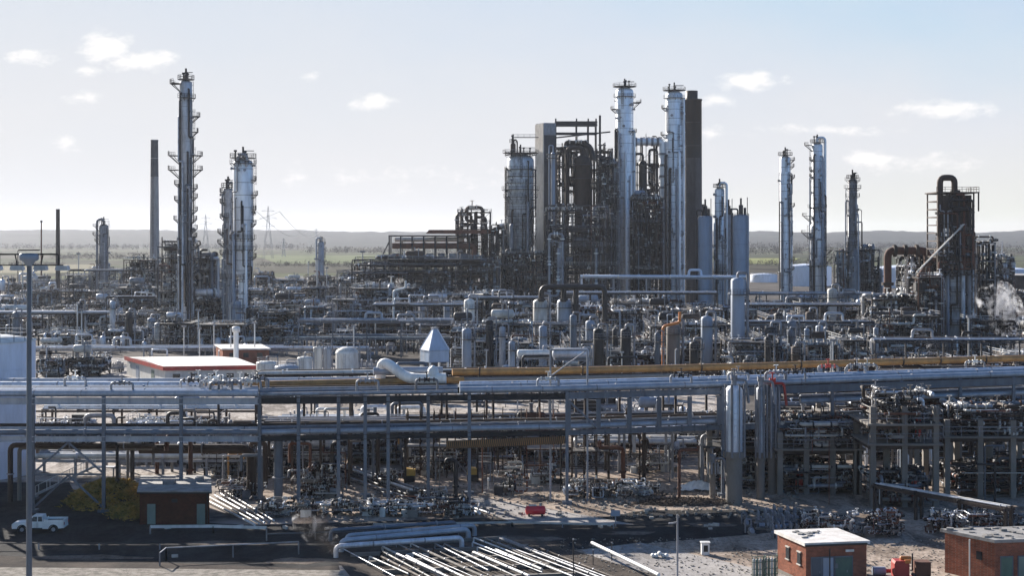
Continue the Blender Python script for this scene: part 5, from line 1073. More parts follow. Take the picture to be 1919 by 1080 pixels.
# low ground pipework under the bridge
for i, (px, Y, w, yt, lab, f, mt) in enumerate([
    (570, 190, 120, 862, 'low manifold frame right of the brick hut', 'brownsteel', None), (700, 200, 110, 850, 'low manifold frame under the middle span', 'galv', None), (800, 205, 110, 858, 'low pump frame left of the centre scaffold', 'darksteel', None),
    (905, 212, 120, 845, 'low pump frame behind the centre scaffold', 'brownsteel', None), (1000, 205, 90, 850, 'low pump frame left of the tall blue post', 'darksteel', None), (1130, 230, 120, 812, 'low rusty frame beyond the sandy clearing', 'brownsteel', None),
    (1250, 222, 150, 820, 'dark low frame at the back of the sandy clearing', 'darksteel', None), (330, 215, 160, 832, 'low frame behind the brick hut', 'galv', None), (120, 212, 90, 838, 'low frame beside the big white tank', 'galv', None), (430, 190, 70, 872, 'small pipe frame right behind the brick hut', 'brownsteel', None)]):
    unit(px, Y, w, yt, 7, 400 + i, f, 56, label=lab, levels=2, risers=5, pr=.45, fine=True, vessels=True)

for i, (px0, px1, Y, z, n, mt) in enumerate([(60, 470, 186, 2.4, 9, 'galv'), (200, 500, 196, 1.2, 10, 'galv'), (230, 480, 214, 2.0, 8, 'galv'), (80, 480, 232, 3.2, 7, 'brownsteel'), (490, 760, 214, 3.0, 8, 'brownsteel'), (520, 1000, 228, 2.0, 8, 'galv'), (1080, 1340, 205, 1.6, 7, 'brownsteel')]):
    rack((XP(px0, Y), Y), (XP(px1, Y), Y), [z], 5, n, 5.5, ['pale low pipe track behind the brick hut, nearest one', 'pale low pipe track behind the brick hut, second one back', 'pale low pipe track behind the brick hut, third one back', 'brown posted pipe track farthest behind the left bridge end', 'brown low pipe track behind the middle span at left', 'grey low pipe track far behind the middle span', 'brown low pipe track across the sandy clearing'][i], 600 + i, post=mt, mats=['offwhite', 'white', 'silver', 'bluesilver', 'galv', 'silver', 'brownsteel'], pr=(.14, .34))
# loose uprights under the middle span
rr = random.Random(404)
for k in range(96):
    px, Y = rr.choice([rr.uniform(495, 860), rr.uniform(495, 760), rr.uniform(860, 1060), rr.uniform(1090, 1340), rr.uniform(400, 500), rr.uniform(200, 480), rr.uniform(1350, 1640), rr.uniform(1640, 1919)]), rr.uniform(166, 205); h = rr.uniform(3.5, 7.8); mt = rr.choice(['brownsteel', 'brownsteel', 'darksteel', 'bluesteel', 'galv', 'rust', 'blacksteel', 'ochre' if k % 9 == 0 else 'concrete']); r = rr.choice([.06, .08, .1, .13, .18, .26])
    t = thing('riser_pipe_stand', None, 'riser pipe', (XP(px, Y), Y, 0), 'upright riser pipes under the pipe bridge'); e = rr.choice([-1, 1]) * rr.uniform(1, 3); m = MB(); m.path([(0, 0, 0), (0, 0, h), (e, 0, h), (e, 0, h + rr.uniform(-2.5, 1))], r, 8); m.build('pipe_run', mt, t)
    flanges(t, mt, [((0, 0, rr.uniform(1, h - 1)), (0, 0, 1), r)]); auto(t, MN.get(mt, 'dark') + ' upright riser pipe', (XP(px, Y), Y, 2))
# ---- right foreground reactors and concrete frames
RM = ['rust', 'rust', 'rust', 'concrete', 'concrete', 'brownsteel', 'lightconc'] + ['darksteel'] * 5 + ['brownsteel'] * 4 + ['galv'] * 3 + ['blacksteel'] * 3 + ['silver', 'offwhite', 'bluesteel']
def reactor(px, Y, w, yt, ymid, lab, mat):
    r = w * Y / F / 2; zt, zm = ZP(yt, Y), ZP(ymid, Y); t = thing('reactor_column', lab, 'reactor', (XP(px, Y), Y, 0))
    m = MB(); m.tube((0, 0, 0), (0, 0, zm), r * .95, 20, r2=r * .95); m.tube((0, 0, zm - .6), (0, 0, zm + .1), r * 1.25, 20); m.build('pier', 'concrete', t)
    m = MB(); m.lathe((0, 0, 0), (0, 0, 1), [(r, zm + .1), (r, zt - r * .6), (r * .7, zt - r * .15), (.02, zt)], 26); m.build('shell', mat, t)
    m = MB()
    for k in range(10): z = zm + .5 + (zt - zm - r) * k / 10; m.lathe((0, 0, z), (0, 0, 1), [(r, -.04), (r + .03, -.03), (r + .03, .03), (r, .04)], 26)
    m.build('seam_ring', mat, t)
    m = MB()
    for k in range(4): a = -2.6 + k * .7; m.tube((cos(a) * (r + .25), sin(a) * (r + .25), zm - .5), (cos(a) * (r + .25), sin(a) * (r + .25), zt + .2), .1 + .04 * (k % 2), 8)
    m.build('riser_pipe', 'galv', t)
    m = MB(); m.tube((0, 0, zt - .1), (0, 0, zt + .9), .28, 10); valve(m, (0, 0, zt + .9), (1, 0, 0), .22); m.path([(0, 0, zt + .6), (1.3, -.3, zt + .6), (1.6, -.3, zt - 2)], .16, 8); m.build('top_valve', 'redpaint' if px > 1440 else 'galv', t)
reactor(1376, 168, 33, 722, 848, 'stout blue grey reactor on a pier, left of the reactor pair', 'cladding')
reactor(1426, 171, 16, 725, 850, 'slim grey reactor, middle one beside the stout reactor', 'dullclad')
reactor(1448, 175, 18, 728, 850, 'dark slim reactor, right one beside the stout reactor', 'galv')
reactor(1336, 172, 12, 870, 880, 'short dark pier left of the stout reactor', 'concrete')
def cframe(px0, px1, Y, d, zs, lab, seed, nb=3, post=.62, mats=RM, npipe=40, slab=True):
    x0, x1 = XP(px0, Y), XP(px1, Y); w = x1 - x0; t = thing('concrete_structure', lab, 'concrete frame', ((x0 + x1) / 2, Y, 0)); rr = random.Random(seed); H2 = zs[-1]
    for i in range(nb + 1):
        for y in (0, d):
            m = MB(); x = -w / 2 + w * i / nb; m.bx((x - post / 2, y - post / 2, 0), (x + post / 2, y + post / 2, H2 + (2.0 if y == 0 else .3))); m.build('post', 'concrete', t)
    for z in zs:
        m = MB(); 
        for y in (0, d): m.bx((-w / 2 - .5, y - .2, z - .55), (w / 2 + .5, y + .2, z - .12))
        for i in range(nb + 1): x = -w / 2 + w * i / nb; m.bx((x - .24, 0, z - .66), (x + .24, d, z - .13))
        m.build('beam', 'brownsteel', t)
        if slab: m = MB(); m.bx((-w / 2 - .7, -.7, z - .1), (w / 2 + .7, d + .5, z + .12)); o = m.build('deck', 'concrete' if rr.random() < .7 else 'grating', t); m = MB(); m.rail([(-w / 2 - .6, -.6, z + .12), (w / 2 + .6, -.6, z + .12), (w / 2 + .6, d + .4, z + .12)], 1.1, .06, 1.8); m.build('handrail', 'galv', o)
    for k in range(npipe):
        m = MB(); z = rr.choice([0] + zs); r = rr.choice([.05, .07, .1, .14, .22]); run(m, rr, (-w / 2, -.6, z + .15), (w / 2, d, z + 3.4), r, rr.randint(6, 11), 7); m.build('pipe', rr.choice(mats), t, None, rr.choice(['rust', 'galv', 'darksteel', 'brownsteel', 'concrete', 'offwhite', 'lightconc', 'galv']))
    for k in range(5):
        z = rr.choice([0] + zs[:-1]); vessel(((x0 + x1) / 2 + rr.uniform(-.4, .4) * w, Y + rr.uniform(.8, d * .6), z + .13), rr.uniform(1.8, 2.9), rr.uniform(.35, .6), rr.choice(['small', 'stubby']) + ' process vessel in concrete frame', rr.choice(['galv', 'darksteel', 'redpaint', 'silver']))
    return t
cframe(1462, 1610, 174, 9, [5.3], 'concrete frame crowded with red pipework right of the reactors', 71, 3, npipe=95)
cframe(1636, 1754, 166, 8, [7.0, 9.2], 'tan concrete posted frame in the middle of the right foreground', 72, 2, npipe=70)
cframe(1775, 1960, 172, 9, [7.0], 'wide concrete deck frame at the right edge', 73, 3, npipe=90)
cframe(1330, 1465, 178, 8, [5.0], 'low dark concrete frame behind the stout reactor', 74, 3, npipe=80)
cframe(1560, 1930, 200, 9, [6.0, 10.0], 'rear concrete frame under the far right span', 75, 5, npipe=90)
rk(1440, 230, 1960, 232, 762, 'red and silver pipe rack behind the right concrete frames', n=8, space=7, seed=21, lv=2, mats=RM + LT)
rk(1470, 255, 1960, 258, 738, 'blue pipe rack farther behind the right concrete frames', n=8, space=8, seed=22, lv=2, mats=LT + RM)
rk(480, 248, 1100, 250, 752, 'shadowed pipe rack behind the middle span', n=6, space=9, seed=24, lv=1, mats=LT + RM)
for i, (px, Y, w, yt) in enumerate([(1500, 212, 120, 790), (1620, 215, 120, 800), (1740, 218, 110, 790), (1860, 222, 130, 780), (1380, 215, 90, 800), (1550, 150.5, 60, 985), (1650, 150, 60, 975), (1790, 152, 90, 950), (1880, 152, 70, 940)]):
    if yt > 900: cluster(px, Y, w, 2.6, 560 + i, 'dark low pipe cluster', RM, 44); continue
    unit(px, Y, w, yt, 6, 500 + i, 'darksteel', 40, desc='dark low frame with red pipes', levels=2 if yt < 900 else 1, risers=2, pr=.6 if yt < 900 else .4, mats=RM if yt < 900 else DK, fine=True, vessels=yt < 900)
rack((XP(1640, 163), 163), (XP(1885, 149), 149), [3.0], .9, 2, 5, 'low pale pipe rack slanting down towards the right brick building', 65, post='brownsteel', mats=['offwhite', 'silver'], pr=(.08, .12))
# ------------------------------------------------------------------ foreground things
# lamp mast
YL = 96.0; x = XP(55, YL); t = thing('lamp_mast', 'tall blue grey lamp mast with cross arms in the left foreground', 'lamp mast', (x, YL, 0)); zt = ZP(484, YL)
m = MB(); m.tube((0, 0, 0), (0, 0, zt), .21, 14, r2=.14); m.build('mast', 'bluesteel', t)
m = MB(); m.lathe((0, 0, zt - .5), (0, 0, 1), [(.2, 0), (.35, .25), (.6, .4), (.62, .75), (.5, .8), (.01, .82)], 16); m.build('head_housing', 'tankgrey', t); m = MB(); m.tube((0, 0, zt + .48), (0, 0, zt + .56), .68, 16); m.build('head_rim', 'darksteel', t)
m = MB(); m.bar((-1.9, 0, zt + .25), (1.9, 0, zt + .25), .1); 
for s in (-1, 1): m.bar((s * 1.9, 0, zt + .25), (s * 1.9, 0, zt - .5), .07); m.bar((s * .9, 0, zt + .25), (s * .75, 0, zt - .5), .06)
m.bar((-2.2, 0, zt - .45), (2.2, 0, zt - .45), .07)
m.build('cross_arm', 'darksteel', t)
for s in (-2.15, -.75, .75, 2.15):
    m = MB(); m.prism([(s - .42, -.3, zt - .75), (s + .42, -.3, zt - .75), (s + .34, -.3, zt - .48), (s - .34, -.3, zt - .48)], (0, .6, 0)); o = m.build('floodlight', 'bluesilver', t)
    m = MB(); m.bx((s - .36, -.26, zt - .79), (s + .36, .26, zt - .755)); m.build('lens', 'lampglass', o)
m = MB(); m.box((0, -.32, 1.4), (.35, .3, .8)); m.build('junction_box', 'tankgrey', t)
# thin post lamp, low signs and posts
def post(name, lab, cat, px, pyb, ytop, r, mat, head=None):
    p = G(px, pyb); h = ZP(ytop, p.y); t = thing(name, lab, cat, (p.x, p.y, 0)); m = MB(); m.tube((0, 0, 0), (0, 0, h), r, 8); m.build('pole', mat, t); m = MB()
    if head == 'arm': m.bar((-.45, 0, h - .75), (.0, 0, h - .65), .12); m.box((-.55, 0, h - .75), (.35, .2, .12)); m.build('lamp_head', 'galv', t)
    elif head == 'sign': m.box((0, -.05, h - .25), (.95, .05, .6)); m.build('sign_panel', 'tankgrey', t)
    elif head == 'cap': m.box((0, 0, h), (r * 3, r * 3, r * 2)); m.build('cap', 'galv', t)
    return t
post('lamp_post', 'slim grey lamp post standing alone in the lower right foreground', 'lamp post', 1270, 1112, 965, .085, 'galv', 'arm')
post('sign_post', 'blue grey sign on a short post beside the sandy shoulder', 'sign', 1154, 988, 958, .06, 'galv', 'sign')
post('post', 'dark thin post at the corner of the concrete apron', 'post', 1147, 1052, 1018, .05, 'darksteel', 'cap')
post('post', 'dark thin post left of the diagonal pale pipe', 'post', 1075, 1092, 1012, .05, 'darksteel', 'cap')
post('post', 'dark thin post between two white ground pipes', 'post', 1112, 1060, 1032, .045, 'darksteel', 'cap')
# pickup truck
p = G(76, 997); t = thing('pickup_truck', 'white pickup truck with open bed parked behind the lamp mast', 'pickup truck', tuple(p), None, .04)
def mirror_y(prof, y0, y1): return [(x, y0, z) for x, z in prof], (0, y1 - y0, 0)
m = MB(); a, d = mirror_y([(-2.6, .45), (-2.62, .85), (-2.5, 1.0), (-1.25, 1.10), (.55, 1.12), (2.55, 1.12), (2.6, .5), (1.95, .45), (1.85, .75), (1.55, .85), (1.25, .75), (1.12, .42), (-1.2, .42), (-1.3, .72), (-1.6, .85), (-1.9, .75), (-2.02, .45)], -.9, .9)
m.prism(a, d); m.build('body', 'white', t)
m = MB(); n = 5; a = [(-1.2, -.82, 1.1), (.5, -.82, 1.1), (.38, -.68, 1.72), (-.55, -.68, 1.74)]; b = [(x, -y, z) for x, y, z in a]; m.add(a + b, [(0, 1, 2, 3), (7, 6, 5, 4), (0, 3, 7, 4), (1, 5, 6, 2), (3, 2, 6, 7)]); cab = m.build('cab', 'white', t)
for s in (-1, 1):
    m = MB(); q = [(-.85, 1.16), (-.12, 1.16), (-.12, 1.64), (-.5, 1.64)]; q2 = [(-.03, 1.16), (.42, 1.16), (.34, 1.62), (-.03, 1.63)]
    for u in (q, q2): m.add([(x, s * (.825 - (z - 1.1) * .225), z) for x, z in u], [(0, 1, 2, 3) if s < 0 else (3, 2, 1, 0)])
    m.build('side_window', 'glass', cab)
m = MB(); m.add([(-1.16, -.72, 1.16), (-1.16, .72, 1.16), (-.63, .62, 1.69), (-.63, -.62, 1.69)], [(0, 3, 2, 1)]); m.build('windscreen', 'glass', cab)
m = MB(); m.bx((.62, -.75, 1.0), (2.48, .75, 1.135)); m.build('bed_floor', 'rubber', t); m = MB()
for y in (-.86, .86): m.bx((.6, y - .05, 1.1), (2.58, y + .05, 1.32))
m.bx((2.5, -.86, 1.1), (2.58, .86, 1.32)); m.bx((.58, -.86, 1.1), (.66, .86, 1.4)); m.build('bed_sides', 'white', t)
for x in (-1.6, 1.55):
    for s in (-1, 1):
        m = MB(); m.tube((x, s * .92, .37), (x, s * .68, .37), .37, 20); w = m.build('wheel', 'rubber', t); m = MB(); m.tube((x, s * .935, .37), (x, s * .85, .37), .2, 14); m.build('rim', 'galv', w)
for s in (-1, 1):
    m = MB(); m.box((-2.6, s * .66, .82), (.08, .32, .16)); m.build('headlight', 'lampglass', t); m = MB(); m.box((2.62, s * .8, .95), (.05, .12, .26)); m.build('tail_light', 'redpaint', t)
    m = MB(); m.box((-.95, s * 1.0, 1.22), (.1, .2, .16)); m.build('mirror', 'rubber', t)
m = MB(); m.bx((-2.72, -.85, .42), (-2.6, .85, .62)); m.build('bumper', 'darksteel', t)
m = MB(); m.bx((-2.66, -.48, .68), (-2.6, .48, .94)); m.build('grille', 'rubber', t)
for s in (-1, 1):
    m = MB(); m.box((-.3, s * .905, .47), (1.5, .03, .12)); m.build('sill_trim', 'rubber', t)
    for x in (-1.6, 1.55):
        m = MB(); m.lathe((x, s * .9 - .02, .37), (0, 1, 0), [(.42, 0), (.5, 0), (.5, .05), (.42, .05)], 16, 0 if s else 0, 2 * pi); m.build('wheel_arch', 'rubber', t)
    m = MB(); m.box((-.08, s * .903, .82), (.025, .02, .55)); m.build('door_gap', 'rubber', t)
# stair up beside the white tank
t = thing('stairway', 'steel stairway with white treads rising in front of the white tank', 'stairway', tuple(G(70, 928))); m = MB(); L_, h_ = 6.6, 3.2
for k in range(16): m.box((L_ * k / 15, 0, h_ * k / 15 + .1), (.36, 1.1, .07))
m.build('treads', 'offwhite', t); m = MB()
for y in (-.58, .58): m.bar((0, y, .05), (L_, y, h_ + .05), .08, .25)
m.bx((L_, -.6, h_), (L_ + 2.5, .6, h_ + .1)); m.bar((L_ + 2.3, 0, 0), (L_ + 2.3, 0, h_), .15); m.build('stringers', 'galv', t); m = MB()
for y in (-.6, .6):
    m.bar((0, y, 1.1), (L_, y, h_ + 1.1), .06); m.bar((L_, y, h_ + 1.1), (L_ + 2.5, y, h_ + 1.1), .06)
    for k in range(6): m.bar((L_ * k / 5, y, h_ * k / 5), (L_ * k / 5, y, h_ * k / 5 + 1.1), .05)
m.build('handrail', 'offwhite', t)
# scrub mound
def mound(name, lab, px, py, rx, ry, h, mat, n, s, core='darkearth'):
    p = G(px, py); t = thing(name, lab, 'scrub' if mat == 'scrub' else 'bush', tuple(p)); rr = random.Random(int(px)); m = MB(); vs = []; na, nr = 28, 7
    for j in range(nr + 1):
        for i in range(na):
            a = 2 * pi * i / na; q = j / nr; vs.append((cos(a) * rx * q, sin(a) * ry * q, h * (1 - q * q) * .8 * rr.uniform(.85, 1.1) * (1 if j < nr else 0) - (.05 if j == nr else 0)))
    m.add(vs, [(j * na + i, (j + 1) * na + i, (j + 1) * na + (i + 1) % na, j * na + (i + 1) % na) for j in range(nr) for i in range(na)], True); m.build('earth_mound', core, t)
    m = MB()
    for _ in range(n):
        a, q = rr.uniform(0, 6.28), sqrt(rr.random()); z = h * (1 - q * q) * .8; c = V3(cos(a) * rx * q, sin(a) * ry * q, z)
        for k in range(3):
            b = c + V3(rr.gauss(0, s), rr.gauss(0, s), rr.uniform(0, s * 1.2)); m.add([b, b + V3(rr.gauss(0, s), rr.gauss(0, s), rr.uniform(.2, 1.4) * s), b + V3(rr.gauss(0, s * .5), rr.gauss(0, s * .5), rr.uniform(.2, 1) * s)], [(0, 1, 2)])
    for _ in range(n // 30):
        a, q = rr.uniform(0, 6.28), sqrt(rr.random()) * 1.05; c = V3(cos(a) * rx * q, sin(a) * ry * q, max(0, h * (1 - q * q) * .8)); e = rr.uniform(.4, 1.1)
        for k in range(14): b = c + V3(rr.gauss(0, .22), rr.gauss(0, .22), rr.uniform(0, e)); m.add([b, b + V3(rr.gauss(0, .1), rr.gauss(0, .1), .14), b + V3(rr.gauss(0, .1), rr.gauss(0, .1), .05)], [(0, 1, 2)])
    m.build('foliage', mat, t); return t
mound('scrub_mound', 'yellow green scrubby earth mound left of the dark brick hut', 208, 944, 4.6, 5.5, 2.8, 'scrub', 1700, .3)
mound('scrub_mound', 'smaller ochre scrub mound directly against the dark brick hut', 250, 968, 2.4, 3.0, 1.3, 'scrub', 900, .27)
unit(168, 325, 58, 672, 8, 700, 'blacksteel', 26, label='low black pipe frame left of the red trimmed building', levels=1, risers=1, pr=.6)
unit(98, 322, 40, 690, 6, 701, 'darksteel', 20, label='low dark pipe frame beside the big white tank', levels=1, risers=1, pr=.6)
mound('scrub_mound', 'low brown scrub heap in the sandy clearing', 1175, 930, 4.5, 3.0, .7, 'bark', 500, .12, 'sand')
mound('scrub_mound', 'brown rubble strip along the shaded road edge', 1290, 945, 6, 1.8, .6, 'bark', 700, .12, 'darkearth')
# dark brick hut
p0 = G(395, 985); t, B, D = shed('brick_hut', 'dark flat roofed brick hut in the lower left', (XP(262, 155.8), 155.8), (XP(393, 155.8), 155.8), (XP(268, 165.5), 165.5), 3.3, 'shadebrick', 'roofgrey', 'hut', 0, .25)
for u in (.17, .88): wallpart(t, 'door', B, D, 'B', u, 1.1, .85, 2.1, 'greengrey')
wallpart(t, 'vent', B, D, 'B', .5, 2.5, .6, .35, 'darksteel')
m = MB(); m.box((2.2, 4, 3.75), (1.2, 1.2, .35)); m.box((5, 6, 3.8), (.8, .8, .45)); m.build('roof_vent', 'galv', t)
m = MB(); m.bar((-.2, -.3, 3.35), (7.6, -.3, 3.35), .12, .14); m.build('gutter', 'rubber', t); m = MB(); m.tube((7.1, -.2, 3.3), (7.1, -.2, 0), .06, 8); m.build('downpipe', 'rubber', t)
# red brick building
A, Bq, Dq = (25.3, 128.6), (30.75, 129.6), (23.8, 133.9)
t, B, D = shed('brick_building', 'red brick building with pale flat roof at lower right', A, Bq, Dq, 3.4, 'brick', 'roofwhite', 'building', 0, .22)
for u in (.22, .62):
    o = wallpart(t, 'window', B, D, 'D', u, 2.1, .62, 1.0, 'glass'); wallpart(t, 'sill', B, D, 'D', u, 1.55, .74, .1, 'lightconc', .14, o); wallpart(t, 'lintel', B, D, 'D', u, 2.66, .74, .12, 'lightconc', .12, o)
for u, w, mt in ((.17, .8, 'bluesteel'), (.36, .9, 'tankgrey'), (.62, 1.5, 'green')): 
    wallpart(t, 'door_frame', B, D, 'B', u, 1.2, w + .2, 2.42, 'bluesteel', .05); o = wallpart(t, 'door', B, D, 'B', u, 1.15, w, 2.3, mt, .1); wallpart(t, 'handle', B, D, 'B', u + .05, 1.1, .06, .2, 'galv', .14, o)
wallpart(t, 'wall_sign', B, D, 'B', .72, 2.85, .75, .2, 'white'); m = MB(); m.tube((2.0, -.25, 3.2), (2.0, -.25, 0), .06, 8); m.build('downpipe', 'rubber', t)
m = MB(); c = (B + D) / 2
for k in range(14): rr = random.Random(k); m.box((c.x + rr.uniform(-2.4, .2), c.y + rr.uniform(-1.5, 1.8), 3.74), (rr.uniform(.2, .6), rr.uniform(.2, .5), .1), rr.uniform(0, 1.5))
m.build('roof_debris', 'roofgrey', t)
m = MB(); m.bar((-.1, -.3, 3.45), (B.x, B.y - .3, 3.45), .12, .14); m.build('gutter', 'rubber', t)
wallpart(t, 'cable_box', B, D, 'B', .49, 1.6, .3, .4, 'galv', .14); wallpart(t, 'plinth', B, D, 'B', .5, .15, 5.5, .3, 'concrete', .06); wallpart(t, 'plinth', B, D, 'D', .5, .15, 5.4, .3, 'concrete', .06)
# second red brick building at the right edge
t, B, D = shed('brick_building', 'red brick building with grey debris covered roof cut by the right edge', (41.7, 129), (50.5, 130.3), (38.7, 133.6), 3.6, 'brick', 'roofgrey', 'building', 0, .25)
for u, w, mt in ((.12, 1.0, 'green'), (.3, 1.0, 'greengrey'), (.6, 1.2, 'green')): wallpart(t, 'door_frame', B, D, 'B', u, 1.2, w + .2, 2.42, 'bluesteel', .05); wallpart(t, 'door', B, D, 'B', u, 1.15, w, 2.3, mt)
wallpart(t, 'window', B, D, 'D', .3, 2.2, .6, .7, 'glass'); m = MB(); m.tube((-1.6, 1.9, 3.5), (-1.6, 1.9, 0), .07, 8); m.build('downpipe', 'offwhite', t)
m = MB(); rr = random.Random(9)
for k in range(40): q = B * rr.random() + D * rr.uniform(.05, .95); m.box((q.x, q.y, 3.93), (rr.uniform(.2, .7), rr.uniform(.2, .6), rr.uniform(.08, .3)), rr.uniform(0, 1.5))
m.build('roof_debris', 'roofgrey', t)
# red tank
p = G(1004, 968); t = thing('red_tank', 'bright red horizontal tank lying on the sandy shoulder', 'tank', tuple(p), None, .03); m = MB(); m.drum((-1.1, 0, .62), (1.1, 0, .62), .48, 18, .25); m.build('shell', 'brightred', t); m = MB()
for s in (-.7, .7): m.box((s, 0, .15), (.2, .8, .3))
m.build('cradle', 'darksteel', t); m = MB(); m.box((-.3, 0, 1.15), (.8, .3, .14)); m.tube((.5, 0, 1.0), (.5, 0, 1.3), .08, 8); m.build('fitting', 'offwhite', t)
# yellow machines under scaffold
for px, py, lab in ((768, 905, 'yellow cabin box under the cable tray, left one'), (886, 903, 'yellow cabin box under the cable tray, right one')):
    p = G(px, py); t = thing('cabin_box', lab, 'equipment box', tuple(p)); m = MB(); m.prism([(-.7, -.6, .9), (.7, -.6, .9), (.7, -.6, 1.6), (-.55, -.6, 1.75)], (0, 1.2, 0)); m.build('hood', 'yellow', t); m = MB(); m.box((0, 0, .5), (1.3, 1.1, .78)); m.build('base', 'rubber', t); m = MB(); m.tube((.5, 0, 1.6), (.5, 0, 2.2), .06, 8); m.build('exhaust', 'darksteel', t)
# engine pump set in orange and red
p = G(1706, 1092); t = thing('pump_engine', 'orange and dark red engine driven pump between the brick buildings', 'engine pump', tuple(p)); m = MB(); m.prism([(-1.5, -.6, .5), (-.2, -.6, .5), (-.2, -.6, 1.75), (-.5, -.6, 1.95), (-1.4, -.6, 1.95), (-1.5, -.6, 1.7)], (0, 1.2, 0)); m.build('engine_hood', 'redpaint', t)
m = MB(); m.drum((-.9, 0, 2.05), (.1, 0, 2.05), .22, 12); m.box((-.35, -.4, 1.9), (.5, .5, .3)); m.build('air_filter', 'orange', t); m = MB(); m.box((1.0, 0, 1.1), (1.3, 1.2, 1.5)); m.build('radiator', 'rust', t)
m = MB(); m.box((0, 0, .28), (3.6, 1.4, .25)); m.build('skid', 'redpaint', t); m = MB(); m.tube((.2, 0, 1), (.2, 0, 2.5), .07, 8); m.path([(.1, -.5, .8), (.1, -1.2, .8), (.1, -1.2, .1)], .16, 10); m.build('exhaust_pipe', 'darksteel', t)
for x in (-1.3, 1.3): m = MB(); m.tube((x, -.85, .35), (x, -.65, .35), .35, 16); m.build('wheel', 'rubber', t)
p = G(1655, 1084); t = thing('pump_skid', 'low blue and red pump skid beside the orange engine pump', 'pump', tuple(p)); m = MB(); m.tube((-.9, 0, .6), (.2, 0, .6), .38, 14); m.build('motor', 'tankgrey', t); m = MB(); m.tube((.2, 0, .6), (.9, 0, .6), .18, 10); m.lathe((.9, 0, .6), (1, 0, 0), [(.1, 0), (.5, .05), (.5, .3), (.1, .35)], 16); m.build('pump_casing', 'redpaint', t); m = MB(); m.box((0, 0, .12), (2.6, 1, .24)); m.build('base', 'concrete', t)
# green gas bottle racks
for k in range(2):
    p = G(1422 + k * 22, 1088 - 2 * k); t = thing('bottle_rack', ['green gas bottle rack, left of the two beside the red brick building', 'green gas bottle rack, right of the two beside the red brick building'][k], 'gas bottle rack', tuple(p))
    for i in range(4):
        m = MB(); m.drum((-.4 + .27 * i, 0, .1), (-.4 + .27 * i, 0, 1.85), .12, 10, .5); m.tube((-.4 + .27 * i, 0, 1.8), (-.4 + .27 * i, 0, 2.0), .04, 6); m.build('bottle', 'greengrey' if i % 2 else 'offwhite', t)
    m = MB()
    for z in (.12, 1.0, 2.1): m.bx((-.6, -.3, z - .03), (.6, .3, z)) if z < .2 else m.rail([(-.6, -.3, z - 1.1), (.6, -.3, z - 1.1), (.6, .3, z - 1.1)], 1.1, .05, 3)
    m.build('cage', 'green', t)
# white cabinet with small shadow, white tarpaulin
p = G(1322, 1040); t = thing('cabinet', 'small white kiosk cabinet on the sandy ground', 'cabinet', tuple(p)); m = MB(); m.box((0, 0, .55), (.75, .6, 1.1)); m.build('body', 'white', t); m = MB(); m.box((.02, -.31, .6), (.4, .03, .6)); m.build('door', 'rubber', t); m = MB(); m.box((0, 0, 1.15), (.9, .75, .08)); m.build('roof', 'offwhite', t)
p = G(1238, 1046); t = thing('sack_pile', 'small heap of pale sacks on the concrete apron', 'sacks', tuple(p)); 
for k in range(5): m = MB(); m.drum((-.7 + .32 * k, -.3, .18 + (.2 if k == 2 else 0)), (-.7 + .32 * k, .4, .18 + (.2 if k == 2 else 0)), .19, 10, .5); m.build('sack', 'offwhite', t)
p = G(1308, 918); t = thing('tarpaulin', 'crumpled white sheet draped on the sandy slope', 'sheet', tuple(p)); rr = random.Random(4); m = MB(); n = 16
vs = [((i / n - .5) * 4.4, (j / n - .5) * 3.6, .12 + max(0, 1.0 - ((i / n - .5) ** 2 + (j / n - .5) ** 2) * 5) * .7 + rr.uniform(0, .25)) for j in range(n + 1) for i in range(n + 1)]
m.add(vs, [(j * (n + 1) + i, j * (n + 1) + i + 1, (j + 1) * (n + 1) + i + 1, (j + 1) * (n + 1) + i) for j in range(n) for i in range(n)]); m.build('sheet', 'white', t)
# guard rails and low fences
def guard(lab, pts, mat='offwhite', h=.75, w=.3, gap=3.5):
    o = pts[0]; t = thing('guard_rail', lab, 'guard rail', tuple(o)); m = MB(); q = [p - o for p in pts]
    for a, b in zip(q, q[1:]): m.bar(a + V3(0, 0, h), b + V3(0, 0, h), .08, w)
    m.build('rail', mat, t)
    for a, b in zip(q, q[1:]):
        n = max(1, int((b - a).length / gap))
        for k in range(n + 1): p = a.lerp(b, k / n); m = MB(); m.bar(p, p + V3(0, 0, h), .12); m.build('post', 'galv', t)
guard('white guard rail in front of the dark brick hut', [G(282, 1002), G(400, 1001), G(500, 1004)], 'white')
guard('bent pale pipe rail along the verge at lower left', [G(300, 1062), G(312, 1052), G(560, 1040)], 'galv', 1.2, .1, 5.5)
guard('low concrete kerb rail on the far side of the shaded road', [G(700, 992), G(960, 988), G(1150, 992)], 'offwhite', .45, .2, 4)
guard('grey rail along the road below the middle span', [G(500, 1015), G(860, 1004)], 'bluesteel', .7, .12, 4)
guard('long low pipe rail across the shaded verge', [G(-40, 1030), G(300, 1032)], 'darksteel', .6, .12, 5)
